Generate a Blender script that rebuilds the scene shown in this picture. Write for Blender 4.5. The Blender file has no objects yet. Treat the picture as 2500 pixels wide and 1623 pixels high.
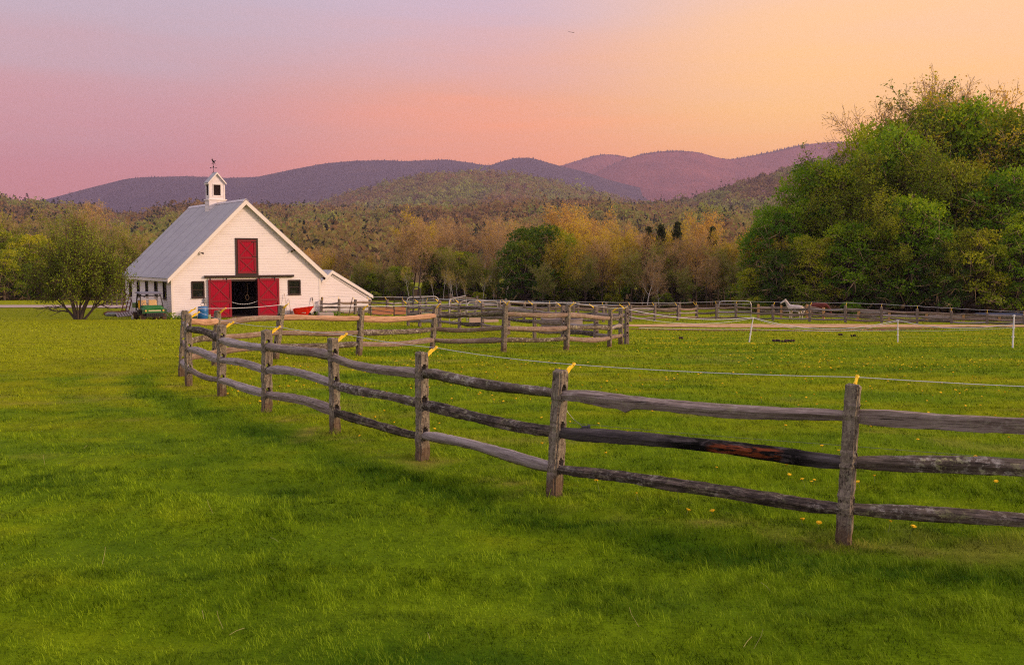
import bpy, math, random
import numpy as np
from math import sin, cos, tan, pi, radians, sqrt, atan2, exp
from mathutils import Vector, Matrix

random.seed(7)
rng = np.random.default_rng(7)
S = bpy.context.scene
COL = S.collection

# ------------------------------------------------------------------ camera
F = 2431.0            # focal length in photo pixels (35 mm on a 36 mm sensor)
CX, CY = 1250.0, 811.5
H = 2.35
PITCH = math.atan(181.5 / F)
cam_d = bpy.data.cameras.new('camera')
cam_d.sensor_width = 36
cam_d.lens = 36 * F / 2500
cam_d.clip_start = 0.1
cam_d.clip_end = 40000
cam = bpy.data.objects.new('camera', cam_d)
COL.objects.link(cam)
cam.location = (0, 0, H)
cam.rotation_euler = (pi / 2 - PITCH, 0, 0)
S.camera = cam

# ------------------------------------------------------------------ sky
SUN_AZ = radians(-8)       # measured from +X towards +Y
SUN_EL = radians(16)
SUN_E = 3.2
SKY_GAIN = 1.0
EXPOSURE = 0.0
HAZE_DENSITY = 1.1e-4
HAZE_COLOR = (0.74, 0.58, 0.80)

def s2l(c):
    return tuple(((v / 255) / 12.92 if v <= 10 else (((v / 255) + .055) / 1.055) ** 2.4) for v in c)

W = bpy.data.worlds.new('World')
S.world = W
W.use_nodes = True
wt = W.node_tree
wt.nodes.clear()
wn = wt.nodes.new
wl = wt.links.new
tc = wn('ShaderNodeTexCoord')
sep = wn('ShaderNodeSeparateXYZ')
wl(tc.outputs['Generated'], sep.inputs[0])

def wmath(op, a, b=None, clamp=False):
    m = wn('ShaderNodeMath'); m.operation = op; m.use_clamp = clamp
    for i, v in enumerate((a, b)):
        if v is None: continue
        if isinstance(v, (int, float)): m.inputs[i].default_value = v
        else: wl(v, m.inputs[i])
    return m.outputs[0]

def wramp(fac, stops):
    r = wn('ShaderNodeValToRGB')
    r.color_ramp.interpolation = 'EASE' if False else 'LINEAR'
    els = r.color_ramp.elements
    while len(els) < len(stops): els.new(0.5)
    for e, (p, c) in zip(els, stops):
        e.position = p; e.color = (*c, 1)
    wl(fac, r.inputs[0])
    return r.outputs[0]

# elevation and azimuth of the sky direction
elev = wmath('ARCSINE', sep.outputs['Z'])
ef = wmath('DIVIDE', elev, pi / 2, True)              # 0 horizon .. 1 zenith
az = wmath('ARCTAN2', sep.outputs['X'], sep.outputs['Y'])  # 0 ahead, + right
# slight noise so bands are uneven
ns = wn('ShaderNodeTexNoise'); ns.inputs['Scale'].default_value = 2.2; ns.inputs['Detail'].default_value = 4
mpn = wn('ShaderNodeMapping'); mpn.inputs['Scale'].default_value = (1, 1, 11)
wl(tc.outputs['Generated'], mpn.inputs[0]); wl(mpn.outputs[0], ns.inputs['Vector'])
nv = wmath('MULTIPLY', wmath('SUBTRACT', ns.outputs['Fac'], 0.5), 0.075)
ef2 = wmath('ADD', ef, nv, True)

UP = (1.0, 0.88, 0.96)
left = wramp(ef2, [(0.0, (.88, .22, .19)), (0.05, (.88, .27, .26)), (0.10, (.74, .40, .41)), (0.135, (.65, .475, .53)),
                  (0.175, (.58, .54, .66)), (0.26, (.56, .56, .74)), (0.5, UP), (1.0, (0.86, 0.82, 1.0))])
mid = wramp(ef2, [(0.0, (1.65, .36, .02)), (0.055, (1.55, .43, .06)), (0.09, (1.10, .46, .24)),
                 (0.15, (.73, .54, .63)), (0.26, (.64, .57, .70)), (0.5, UP), (1.0, (0.86, 0.82, 1.0))])
right = wramp(ef2, [(0.0, (1.7, .56, .02)), (0.055, (1.62, .66, .04)), (0.09, (1.42, .75, .14)),
                   (0.16, (1.16, .71, .40)), (0.30, (.98, .66, .52)), (0.5, UP), (1.0, (0.86, 0.82, 1.0))])
far = wramp(ef2, [(0.0, (1.9, 0.95, 0.30)), (0.12, (1.7, 1.05, 0.45)), (0.3, (1.25, 0.95, 0.75)), (0.6, UP), (1.0, (0.86, 0.82, 1.0))])
back = wramp(ef2, [(0.0, (0.45, 0.34, 0.40)), (0.12, (0.62, 0.46, 0.54)), (0.3, (0.72, 0.62, 0.76)), (0.6, UP), (1.0, (0.86, 0.82, 1.0))])

def wsmooth(v, a, b):
    m = wn('ShaderNodeMapRange'); m.interpolation_type = 'SMOOTHSTEP'
    m.inputs['From Min'].default_value = a; m.inputs['From Max'].default_value = b
    wl(v, m.inputs['Value'])
    return m.outputs[0]

def wmix(f, a, b):
    m = wn('ShaderNodeMix'); m.data_type = 'RGBA'
    wl(f, m.inputs[0]); wl(a, m.inputs[6]); wl(b, m.inputs[7])
    return m.outputs[2]

az_l = wmath('ADD', az, 0.0)
c1 = wmix(wsmooth(az_l, -0.36, 0.0), left, mid)
c2 = wmix(wsmooth(az_l, -0.05, 0.30), c1, right)
c3 = wmix(wsmooth(az_l, 0.5, 1.0), c2, far)
absaz = wmath('ABSOLUTE', wmath('SUBTRACT', az_l, 0.45))
c4 = wmix(wsmooth(absaz, 1.3, 2.3), c3, back)
# a low physical sky blended in, with its sun where the lamp is
sky = wn('ShaderNodeTexSky'); sky.sky_type = 'NISHITA'; sky.sun_disc = False
sky.sun_elevation = SUN_EL; sky.sun_rotation = pi / 2 - SUN_AZ
sk = wn('ShaderNodeVectorMath'); sk.operation = 'SCALE'; sk.inputs['Scale'].default_value = 0.012
wl(sky.outputs[0], sk.inputs[0])
add = wn('ShaderNodeVectorMath'); add.operation = 'ADD'
wl(c4, add.inputs[0]); wl(sk.outputs[0], add.inputs[1])
bg = wn('ShaderNodeBackground')
bg.inputs['Strength'].default_value = SKY_GAIN
wl(add.outputs[0], bg.inputs['Color'])
wo = wn('ShaderNodeOutputWorld')
wl(bg.outputs[0], wo.inputs['Surface'])

sun_d = bpy.data.lights.new('sun', 'SUN')
sun_d.energy = SUN_E
sun_d.angle = radians(10)
sun_d.color = (1.0, 0.70, 0.50)
sun = bpy.data.objects.new('sun', sun_d)
COL.objects.link(sun)
sd = Vector((cos(SUN_EL) * cos(SUN_AZ), cos(SUN_EL) * sin(SUN_AZ), sin(SUN_EL)))
sun.rotation_euler = sd.to_track_quat('Z', 'Y').to_euler()

S.view_settings.view_transform = 'Standard'
S.view_settings.look = 'None'
S.view_settings.exposure = EXPOSURE
S.view_settings.gamma = 1
S.cycles.use_denoising = False      # keeps the grass, twigs and clapboards crisp
S.cycles.use_adaptive_sampling = False
S.cycles.max_bounces = 5
S.cycles.diffuse_bounces = 2
S.cycles.glossy_bounces = 2
S.cycles.transmission_bounces = 3
S.cycles.transparent_max_bounces = 8
S.cycles.volume_bounces = 0
S.cycles.pixel_filter_type = 'BLACKMAN_HARRIS'
S.cycles.filter_width = 1.15

# ------------------------------------------------------------------ projection helpers
def ray(px, py):
    a, b = (px - CX) / F, (CY - py) / F
    return np.array([a, cos(PITCH) + b * sin(PITCH), -sin(PITCH) + b * cos(PITCH)])

def at(px, py, Y):
    d = ray(px, py)
    return Vector((d[0] * Y / d[1], Y, H + d[2] * Y / d[1]))

# ------------------------------------------------------------------ noise
def vn(x, y, seed=0):
    x = np.asarray(x, float); y = np.asarray(y, float)
    xi = np.floor(x).astype(np.int64); yi = np.floor(y).astype(np.int64)
    xf = x - xi; yf = y - yi
    xf = xf * xf * (3 - 2 * xf); yf = yf * yf * (3 - 2 * yf)
    def h(a, b):
        n = (a * 374761393 + b * 668265263 + seed * 982451653) & 0x7fffffff
        n = ((n ^ (n >> 13)) * 1274126177) & 0x7fffffff
        return ((n ^ (n >> 16)) & 0xffff) / 65535.0
    return ((h(xi, yi) * (1 - xf) + h(xi + 1, yi) * xf) * (1 - yf)
            + (h(xi, yi + 1) * (1 - xf) + h(xi + 1, yi + 1) * xf) * yf)

def fbm(x, y, seed=0, oct=3):
    t = 0; a = 1; s = 0
    for i in range(oct):
        t = t + a * vn(x * 2 ** i, y * 2 ** i, seed + i * 17); s += a; a *= 0.5
    return t / s

def sstep(v, a, b):
    t = np.clip((np.asarray(v, float) - a) / (b - a), 0, 1)
    return t * t * (3 - 2 * t)

# ------------------------------------------------------------------ terrain
LX = [-50, 0, 22, 26, 30, 36, 44, 52, 66, 90, 129, 160, 300, 9000]
LZ = [.3, .09, -.11, -.22, -.36, -.72, -.96, -1.2, -1.83, -1.95, -3.0, -3.8, -8, -8]
RX = [-50, 0, 22, 26, 30, 36, 44, 60, 76, 85, 100, 140, 160, 300, 9000]
RZ = [.3, .09, -.11, -.22, -.40, -.80, -1.25, -1.95, -2.50, -2.75, -3.0, -4.1, -4.4, -8, -8]

def T0(x, y):
    x = np.asarray(x, float); y = np.asarray(y, float)
    w = sstep(x, -9, 6)
    z = np.interp(y, LX, LZ) * (1 - w) + np.interp(y, RX, RZ) * w
    return z

def T(x, y):
    x = np.asarray(x, float); y = np.asarray(y, float)
    z = (T0(x, y) + T0(x, y - 2) + T0(x, y + 2)) / 3
    z = z + 0.13 * np.exp(-((y - 63.5) / 2.6) ** 2) * sstep(-x, 13, 17)
    fade = np.clip(1.2 - y / 80, 0, 1)
    z = z + (fbm(x / 2.4, y / 1.0, 3, 3) - .5) * 0.15 * fade + (fbm(x / .8, y / .5, 8, 2) - .5) * .05 * np.clip(1.5 - y / 20, 0, 1) + (fbm(x / 9, y / 6, 5, 2) - .5) * 0.16 * fade
    return z

def Tz(x, y): return float(T(x, y))

# ------------------------------------------------------------------ fence post table: (base px, depth, top px, top py)
PP = [(2059, 8.15, 2083, 938), (1353, 9.75, 1369, 903), (1031.5, 11.6, 1029, 859), (819, 13.3, 812, 824.6),
      (651, 15.1, 651.5, 805.6), (541, 17.2, 541, 793), (461, 19.0, 459, 767.6)]
QQ = [(445, 20.4, 452, 758), (524, 22.9, 532, 758), (672, 24.7, 689, 746.6), (876, 26.2, 882, 750.6), (1055, 29.0, 1063.5, 746.5),
      (1229, 28.9, 1234.5, 740), (1382.4, 30.8, 1387, 743.5), (1488, 34.2, 1490.8, 755.8), (1515.4, 36, 1516, 751.7)]
RR = [(996.5, 55, 996.5, 739), (1024.7, 53.5, 1024.7, 736.5), (1073, 52, 1073, 734), (1121.8, 51, 1121.8, 736.5), (1178, 50, 1178, 737),
      (1241, 47, 1241, 739), (1305, 44, 1305, 741), (1375, 41, 1374, 745), (1455, 39, 1455, 749)]
SS = [(785, 74, 785, 733), (827.4, 74, 828, 730), (866.5, 75, 868, 731), (903, 76, 903, 731), (944.5, 77, 945.5, 731), (983, 78, 984, 731),
      (1040, 78, 1040, 735), (1098, 77, 1098, 736), (1160, 77, 1160, 738), (1220, 76, 1220, 739), (1280, 76, 1280, 742), (1340, 75, 1340, 742),
      (1400.7, 75, 1400.7, 743), (1473, 75, 1473, 744), (1540, 76, 1540, 745), (1598.7, 77, 1598.7, 745), (1655, 78, 1655, 745), (1701, 80, 1701, 744)]
SR = [(1749, 80, 1749, 742), (1796.7, 80, 1797, 740.6), (1887, 78, 1887, 743.5), (1977, 76, 1977, 744.4), (2064, 74, 2064, 745.4), (2152, 73, 2152, 749),
      (2239, 72, 2239, 754), (2323, 71, 2323, 759), (2410, 70, 2410, 764), (2500, 69, 2500, 768), (2590, 68, 2590, 772)]
UU = [(1851, 84, 1851, 742.5), (1907, 84, 1907, 745), (1970, 83, 1970, 743), (2010, 82, 2011, 751), (2094, 80, 2098, 755), (2170, 79, 2172, 758),
      (2262, 78, 2262, 762), (2352, 77, 2352, 766), (2440, 76, 2440, 770), (2530, 75, 2530, 773)]

def postpos(t):
    px, D, tx, ty = t
    b = at(px, 760, D); z = Tz(b.x, D)
    # base px refined at ground height
    for _ in range(3):
        py = CY - F * ((z - H) * cos(PITCH) + D * sin(PITCH)) / (D * cos(PITCH) - (z - H) * sin(PITCH))
        b = at(px, py, D)
        z = Tz(b.x, D)
    return Vector((b.x, D, z)), at(tx, ty, D)

P_POS = [postpos(t) for t in PP]
P0 = (Vector((5.28, 7.2, Tz(5.28, 7.2))), Vector((5.30, 7.2, Tz(5.28, 7.2) + 1.3)))
Q_POS = [postpos(t) for t in QQ]
near_line = [P0[0]] + [p[0] for p in P_POS] + [Q_POS[0][0]]
ext = P0[0] + (P0[0] - P_POS[0][0]) * 3
near_line = [ext] + near_line

# ------------------------------------------------------------------ lawn tone fields (turf colour with soft shade mixed into it)
def seg_dist(x, y, line):
    best = np.full(np.shape(x), 1e9); sgn = np.zeros(np.shape(x))
    for a, b in zip(line[:-1], line[1:]):
        dx, dy = b.x - a.x, b.y - a.y
        L2 = dx * dx + dy * dy
        t = np.clip(((x - a.x) * dx + (y - a.y) * dy) / L2, 0, 1)
        ex = x - (a.x + t * dx); ey = y - (a.y + t * dy)
        d = np.sqrt(ex * ex + ey * ey)
        s = np.sign(dx * ey - dy * ex)
        m = d < best
        best = np.where(m, d, best); sgn = np.where(m, s, sgn)
    return best, sgn

def turf(x, y):
    """returns lush (0..1), dry (0..1), height factor"""
    x = np.asarray(x, float); y = np.asarray(y, float)
    d, s = seg_dist(x, y, near_line)
    wig = (fbm(x / .9, y / .5, 41, 3) - .5)
    sd = d * np.where(s < 0, 1, -1)      # + on the paddock side
    out = -sd
    band = np.exp(-((out - 0.80 - wig * .6) / .36) ** 2)  # taller grass along the fence, with soft shade put into its tone
    band2 = sstep(out, 0.3, 1.1) * (1 - sstep(out, 2.6 + y * .10, 6.5 + y * .06))  # broad soft shade outside the fence, painted into the turf tone
    strip = np.exp(-((out - 0.12 - wig * .5) / .22) ** 2) * sstep(fbm(x / .8, y / .6, 9, 3), .42, .60)
    n = fbm(x / 3.2, y / 1.1, 11, 3)
    n2 = fbm(x / .7, y / .35, 15, 2)
    lush_shade = 0.30 + 0.55 * (n - .5) * 2 * .8 + 0.35 * (n2 - .5) + 0.42 * band + .10 * band2 + .13 * np.sin(out * 3.6 + wig * 2) * sstep(out, .8, 1.6)  # green depth of the turf plus the painted shade bands and streaks
    lush_shade = lush_shade + 0.20 * sstep(-y, -15, -7)
    lush_shade = lush_shade - 0.55 * sstep(y, 11, 24) * sstep(-x - y * .12, 0, 4) - .2 * sstep(y, 24, 60)
    dry = strip * 0.60 * sstep(fbm(x * 7, y * 5, 23, 3), .38, .62) + sstep(fbm(x / 1.4, y / .8, 21, 3), .68, .80) * .30
    for p, _ in P_POS:
        r = np.sqrt((x - p.x) ** 2 + (y - p.y) ** 2)
        dry = dry + .35 * np.exp(-(r / .13) ** 2)
    hf = 0.75 + 0.9 * (n2 - .4) + 0.7 * band + np.where(sd > 0, .35, 0) + .4 * sstep(fbm(x / .5, y / .4, 77, 2), .62, .8)
    for p, _ in P_POS:
        r = np.sqrt((x - p.x) ** 2 + (y - p.y) ** 2)
        hf = hf + 1.5 * np.exp(-(r / .22) ** 2) * fbm(x * 5, y * 5, 99, 2) * 1.6
    lush_shade = np.maximum(lush_shade, .40 - .40 * sstep(y, 10, 20) + .25 * (n2 - .5))
    return np.clip(lush_shade, 0, 1), np.clip(dry, 0, 1), np.clip(hf, .35, 3.2)

# ------------------------------------------------------------------ mesh helpers
def link(o, parent=None):
    COL.objects.link(o)
    if parent is not None: o.parent = parent
    return o

def np_mesh(name, V, polys, mat=None, parent=None, attrs=None, smooth=False):
    """polys: list of int arrays (N,3) / (N,4)"""
    me = bpy.data.meshes.new(name)
    V = np.asarray(V, np.float32).reshape(-1, 3)
    me.vertices.add(len(V)); me.vertices.foreach_set('co', V.ravel())
    loops = np.concatenate([np.asarray(p, np.int32).ravel() for p in polys])
    tot = np.concatenate([np.full(len(p), np.asarray(p).shape[1], np.int32) for p in polys])
    start = np.concatenate([[0], np.cumsum(tot)[:-1]]).astype(np.int32)
    me.loops.add(len(loops)); me.loops.foreach_set('vertex_index', loops)
    me.polygons.add(len(tot)); me.polygons.foreach_set('loop_start', start); me.polygons.foreach_set('loop_total', tot)
    me.update(calc_edges=True)
    for k, v in (attrs or {}).items():
        v = np.asarray(v, np.float32)
        if v.ndim == 1:
            a = me.attributes.new(k, 'FLOAT', 'POINT'); a.data.foreach_set('value', v)
        else:
            a = me.attributes.new(k, 'FLOAT_COLOR', 'POINT'); a.data.foreach_set('color', v.ravel())
    if smooth: me.polygons.foreach_set('use_smooth', np.ones(len(tot), bool))
    if mat: me.materials.append(mat)
    o = bpy.data.objects.new(name, me)
    return link(o, parent)

class MB:
    def __init__(s): s.v = []; s.f = []
    def add(s, vs, fs):
        n = len(s.v); s.v += [tuple(v) for v in vs]; s.f += [tuple(n + i for i in f) for f in fs]; return s
    def box(s, c, d, R=None):
        hx, hy, hz = d[0] / 2, d[1] / 2, d[2] / 2
        vs = [Vector((x, y, z)) for z in (-hz, hz) for x, y in ((-hx, -hy), (hx, -hy), (hx, hy), (-hx, hy))]
        if R is not None: vs = [R @ v for v in vs]
        vs = [v + Vector(c) for v in vs]
        return s.add(vs, [(3, 2, 1, 0), (4, 5, 6, 7), (0, 1, 5, 4), (1, 2, 6, 5), (2, 3, 7, 6), (3, 0, 4, 7)])
    def b2(s, x0, x1, y0, y1, z0, z1):
        return s.box(((x0 + x1) / 2, (y0 + y1) / 2, (z0 + z1) / 2), (x1 - x0, y1 - y0, z1 - z0))
    def bar(s, a, b, w, h=None, up=(0, 0, 1)):
        a = Vector(a); b = Vector(b); h = h or w
        d = (b - a); L = d.length; d.normalize()
        u = Vector(up)
        if abs(d.dot(u)) > .98: u = Vector((1, 0, 0))
        r = d.cross(u).normalized(); u = r.cross(d)
        R = Matrix((d, r, u)).transposed()
        return s.box((a + b) / 2, (L, w, h), R)
    def tube(s, pts, rad, n=8, cap=True):
        pts = [Vector(p) for p in pts]
        if isinstance(rad, (int, float)): rad = [rad] * len(pts)
        vs = []; fs = []
        prev = None
        for i, p in enumerate(pts):
            d = (pts[min(i + 1, len(pts) - 1)] - pts[max(i - 1, 0)]).normalized()
            if prev is None:
                u = Vector((0, 0, 1)) if abs(d.z) < .9 else Vector((1, 0, 0))
            else: u = prev
            r = d.cross(u).normalized(); u = r.cross(d).normalized(); prev = u
            for k in range(n):
                t = 2 * pi * k / n
                vs.append(p + (r * cos(t) + u * sin(t)) * rad[i])
        for i in range(len(pts) - 1):
            for k in range(n):
                k2 = (k + 1) % n
                fs.append((i * n + k, i * n + k2, (i + 1) * n + k2, (i + 1) * n + k))
        if cap:
            fs.append(tuple(range(n))[::-1]); fs.append(tuple((len(pts) - 1) * n + k for k in range(n)))
        return s.add(vs, fs)
    def lathe(s, prof, c=(0, 0, 0), n=16):
        c = Vector(c); vs = []; fs = []
        for r, z in prof:
            for k in range(n):
                t = 2 * pi * k / n; vs.append(c + Vector((r * cos(t), r * sin(t), z)))
        for i in range(len(prof) - 1):
            for k in range(n):
                k2 = (k + 1) % n
                fs.append((i * n + k, i * n + k2, (i + 1) * n + k2, (i + 1) * n + k))
        fs.append(tuple(range(n))[::-1]); fs.append(tuple((len(prof) - 1) * n + k for k in range(n)))
        return s.add(vs, fs)
    def prism(s, poly, vec):
        """closed polygon extruded along vec"""
        n = len(poly); vec = Vector(vec)
        vs = [Vector(p) for p in poly] + [Vector(p) + vec for p in poly]
        fs = [tuple(range(n))[::-1], tuple(range(n, 2 * n))] + [(i, (i + 1) % n, n + (i + 1) % n, n + i) for i in range(n)]
        return s.add(vs, fs)
    def build(s, name, mat, parent=None, smooth=False, bevel=0, loc=None, rot=None):
        me = bpy.data.meshes.new(name)
        me.from_pydata(s.v, [], s.f); me.update()
        if smooth: me.polygons.foreach_set('use_smooth', [True] * len(me.polygons))
        if mat: me.materials.append(mat)
        o = bpy.data.objects.new(name, me)
        link(o, parent)
        if loc is not None: o.location = loc
        if rot is not None: o.rotation_euler = rot
        if bevel:
            m = o.modifiers.new('bevel', 'BEVEL'); m.width = bevel; m.segments = 2; m.limit_method = 'ANGLE'
        return o

def tag(o, label=None, cat=None, group=None, kind=None):
    if label: o['label'] = label
    if cat: o['category'] = cat
    if group: o['group'] = group
    if kind: o['kind'] = kind
    return o

def empty(name, loc, rz=0):
    o = bpy.data.objects.new(name, None); COL.objects.link(o)
    o.location = loc; o.rotation_euler = (0, 0, rz); o.empty_display_size = .3
    return o

def copy_tree(o, parent=None):
    c = o.copy(); COL.objects.link(c); c.parent = parent
    for ch in list(KIDS.get(o.name, [])) : copy_tree(ch, c)
    return c
KIDS = {}
def reg(root):
    KIDS[root.name] = [o for o in bpy.data.objects if o.parent == root]
    for k in KIDS[root.name]: reg(k)

# ------------------------------------------------------------------ material helpers
class Mat:
    def __init__(s, name, rough=.9, spec=.2):
        s.m = bpy.data.materials.new(name); s.m.use_nodes = True
        s.t = s.m.node_tree; s.n = s.t.nodes
        s.b = s.n['Principled BSDF']; s.b.inputs['Roughness'].default_value = rough
        s.b.inputs['Specular IOR Level'].default_value = spec
        s.out = s.n['Material Output']
    def new(s, t, **kw):
        n = s.n.new(t)
        for k, v in kw.items():
            if hasattr(n, k): setattr(n, k, v)
        return n
    def L(s, a, b): s.t.links.new(a, b)
    def coord(s, scale=(1, 1, 1), kind='Object', rand=False):
        c = s.new('ShaderNodeTexCoord'); m = s.new('ShaderNodeMapping')
        m.inputs['Scale'].default_value = scale
        s.L(c.outputs[kind], m.inputs[0])
        if rand:
            oi = s.new('ShaderNodeObjectInfo')
            v = s.new('ShaderNodeVectorMath', operation='SCALE'); v.inputs[0].default_value = (37, 91, 53)
            s.L(oi.outputs['Random'], v.inputs['Scale'])
            s.L(v.outputs[0], m.inputs['Location'])
        return m.outputs[0]
    def pos(s, scale=(1, 1, 1)):
        c = s.new('ShaderNodeNewGeometry'); m = s.new('ShaderNodeMapping'); m.inputs['Scale'].default_value = scale
        s.L(c.outputs['Position'], m.inputs[0]); return m.outputs[0]
    def noise(s, vec, scale=5, detail=4, rough=.6, dist=0):
        n = s.new('ShaderNodeTexNoise'); n.inputs['Scale'].default_value = scale; n.inputs['Detail'].default_value = detail
        n.inputs['Roughness'].default_value = rough; n.inputs['Distortion'].default_value = dist
        s.L(vec, n.inputs['Vector']); return n.outputs['Fac']
    def ramp(s, fac, stops, interp='LINEAR'):
        r = s.new('ShaderNodeValToRGB'); r.color_ramp.interpolation = interp
        e = r.color_ramp.elements
        while len(e) < len(stops): e.new(.5)
        for el, (p, c) in zip(e, stops):
            el.position = p; el.color = (*c, 1) if not isinstance(c, (int, float)) else (c, c, c, 1)
        s.L(fac, r.inputs[0]); return r.outputs[0]
    def mix(s, f, a, b, mode='MIX'):
        m = s.new('ShaderNodeMix'); m.data_type = 'RGBA'; m.blend_type = mode
        for i, v in ((0, f), (6, a), (7, b)):
            if isinstance(v, (int, float)): m.inputs[i].default_value = v
            elif isinstance(v, tuple): m.inputs[i].default_value = (*v, 1)
            else: s.L(v, m.inputs[i])
        return m.outputs[2]
    def math(s, op, a, b=None, clamp=False):
        m = s.new('ShaderNodeMath', operation=op, use_clamp=clamp)
        for i, v in enumerate((a, b)):
            if v is None: continue
            if isinstance(v, (int, float)): m.inputs[i].default_value = v
            else: s.L(v, m.inputs[i])
        return m.outputs[0]
    def attr(s, name, out='Fac'):
        a = s.new('ShaderNodeAttribute'); a.attribute_name = name; return a.outputs[out]
    def color(s, c):
        if isinstance(c, tuple): s.b.inputs['Base Color'].default_value = (*c, 1)
        else: s.L(c, s.b.inputs['Base Color'])
        return s
    def bump(s, h, strength=.5, dist=.02):
        b = s.new('ShaderNodeBump'); b.inputs['Strength'].default_value = strength; b.inputs['Distance'].default_value = dist
        s.L(h, b.inputs['Height']); s.L(b.outputs[0], s.b.inputs['Normal']); return s
    def translucent(s, col, fac=.35):
        t = s.new('ShaderNodeBsdfTranslucent'); mx = s.new('ShaderNodeMixShader'); mx.inputs[0].default_value = fac
        s.L(col, t.inputs['Color'])
        s.L(s.b.outputs[0], mx.inputs[1]); s.L(t.outputs[0], mx.inputs[2]); s.L(mx.outputs[0], s.out.inputs['Surface'])
        return s

def simple(name, col, rough=.6, metal=0, spec=.4, vary=.12, scale=6):
    m = Mat(name, rough, spec)
    n = m.noise(m.coord(), scale, 4)
    c = m.mix(n, tuple(v * (1 - vary) for v in col), tuple(min(1, v * (1 + vary)) for v in col))
    m.color(c); m.b.inputs['Metallic'].default_value = metal
    return m.m

# --- turf
LUSH_SHADE = (0.060, 0.142, 0.001)
FRESH = (0.182, 0.288, 0.0015)
YELL = (0.36, 0.38, 0.002)
DRY = (0.42, 0.31, 0.08)
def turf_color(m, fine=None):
    lush_shade = m.attr('lush_shade'); dry = m.attr('dry')
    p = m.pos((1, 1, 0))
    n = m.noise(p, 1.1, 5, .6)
    v = m.math('ADD', lush_shade, m.math('MULTIPLY', m.math('SUBTRACT', n, .5), .5), True)
    c = m.ramp(v, [(0.0, YELL), (.42, FRESH), (.95, LUSH_SHADE)])
    if fine is not None: v2 = fine
    c = m.mix(dry, c, DRY)
    return c
m = Mat('turf', .95, .05)
c = turf_color(m)
g = m.noise(m.pos((1, .45, 1)), 9, 6, .75)
c = m.mix(m.ramp(g, [(.3, .0), (.72, .75)]), m.mix(0.55, c, (0.01, 0.02, 0.001), 'MIX'), c)
m.color(c); m.bump(m.noise(m.pos((1, .6, 1)), 22, 5, .8), .7, .05)
M_TURF = m.m
m = Mat('grass_blade', .6, .06)
c = turf_color(m)
rn = m.attr('rnd')
c = m.mix(m.ramp(rn, [(.05, 0.), (.95, 1.)]), m.mix(.74, c, (0.005, .022, .001)), m.mix(.32, c, (0.40, .56, .03)))
m.color(c); m.translucent(c, .25)
M_BLADE = m.m

def leaf_mat(name, stops, trans=.35, rough=.6):
    m = Mat(name, rough, .2)
    t = m.attr('tone')
    oi = m.new('ShaderNodeObjectInfo')
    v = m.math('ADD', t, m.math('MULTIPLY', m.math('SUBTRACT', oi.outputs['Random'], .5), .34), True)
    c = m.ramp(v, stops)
    m.color(c); m.translucent(c, trans)
    return m.m

# wood of the rails (object x runs along the rail)
def rail_mat(name, a, b, lichen=.3, dark=.0):
    m = Mat(name, .9, .15)
    co = m.coord((.9, 16, 16), rand=True)
    g = m.noise(co, 2.2, 7, .7, .6)
    c = m.ramp(g, [(.25, tuple(v * .35 for v in a)), (.42, a), (.62, b), (.8, tuple(v * .55 for v in a))])
    co2 = m.coord((1, 1.2, 1.2), rand=True)
    l = m.noise(co2, 15, 6, .8)
    l2 = m.noise(co2, 3.0, 3)
    lf = m.math('MULTIPLY', m.ramp(l, [(.50, 0.), (.57, 1.)]), m.ramp(l2, [(.40, 0.), (.55, 1.)]))
    c = m.mix(m.math('MULTIPLY', lf, lichen), c, m.mix(m.ramp(m.noise(co2, 4, 3), [(.5, 0.), (.6, 1.)]), (.42, .38, .33), (.38, .37, .18)))
    if dark:
        d = m.noise(m.coord((1, 3, 3), rand=True), 5, 5, .75)
        c = m.mix(m.math('MULTIPLY', m.ramp(d, [(.46, 0.), (.51, 1.)]), dark), c, (.008, .007, .007))
    cr = m.noise(m.coord((.6, 26, 26), rand=True), 3, 3, .5)
    c = m.mix(m.ramp(cr, [(.30, 1.), (.36, 0.)]), c, (.015, .012, .012))
    m.color(c); m.bump(g, .8, .012)
    return m.m
R_GREY = rail_mat('weathered_grey_wood', (.16, .12, .10), (.32, .255, .23), .35)
R_PALE = rail_mat('silvery_wood', (.23, .19, .175), (.42, .36, .345), .1)
R_DARK = rail_mat('dark_weathered_wood', (.075, .055, .042), (.18, .138, .115), .6, .6)
R_LICH = rail_mat('lichen_wood', (.10, .075, .055), (.21, .165, .135), 1.0, .4)
R_WARM = rail_mat('brown_weathered_wood', (.20, .135, .10), (.34, .235, .185), .6, .15)
R_FRESH = rail_mat('tan_split_wood', (.40, .22, .13), (.58, .36, .25), .1)
# charred rail with a red heartwood scar
m = Mat('charred_wood', .9, .15)
co = m.coord((.9, 16, 16)); g = m.noise(co, 2.2, 7, .7, .6)
c = m.ramp(g, [(.3, (.02, .018, .018)), (.5, (.075, .062, .062)), (.75, (.16, .14, .14))])
co2 = m.coord((1, 2, 2)); d = m.noise(co2, 4, 5, .7, 1)
sx = m.new('ShaderNodeSeparateXYZ'); tcx = m.new('ShaderNodeTexCoord'); m.L(tcx.outputs['Object'], sx.inputs[0])
xr = m.ramp(m.math('DIVIDE', sx.outputs['X'], 3.0, True), [(.08, 0.), (.16, 1.), (.52, 1.), (.62, .25), (.8, .05)])
c = m.mix(m.math('MULTIPLY', xr, m.ramp(d, [(.38, 0.), (.5, 1.)])), c, (.006, .005, .005))
xo = m.ramp(m.math('DIVIDE', sx.outputs['X'], 3.0, True), [(.20, 0.), (.225, 1.), (.41, 1.), (.44, 0.)])
zr = m.ramp(m.math('ADD', m.math('MULTIPLY', sx.outputs['Z'], 5), .5, True), [(.28, 0.), (.40, 1.), (.72, 1.), (.80, 0.)])
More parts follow.
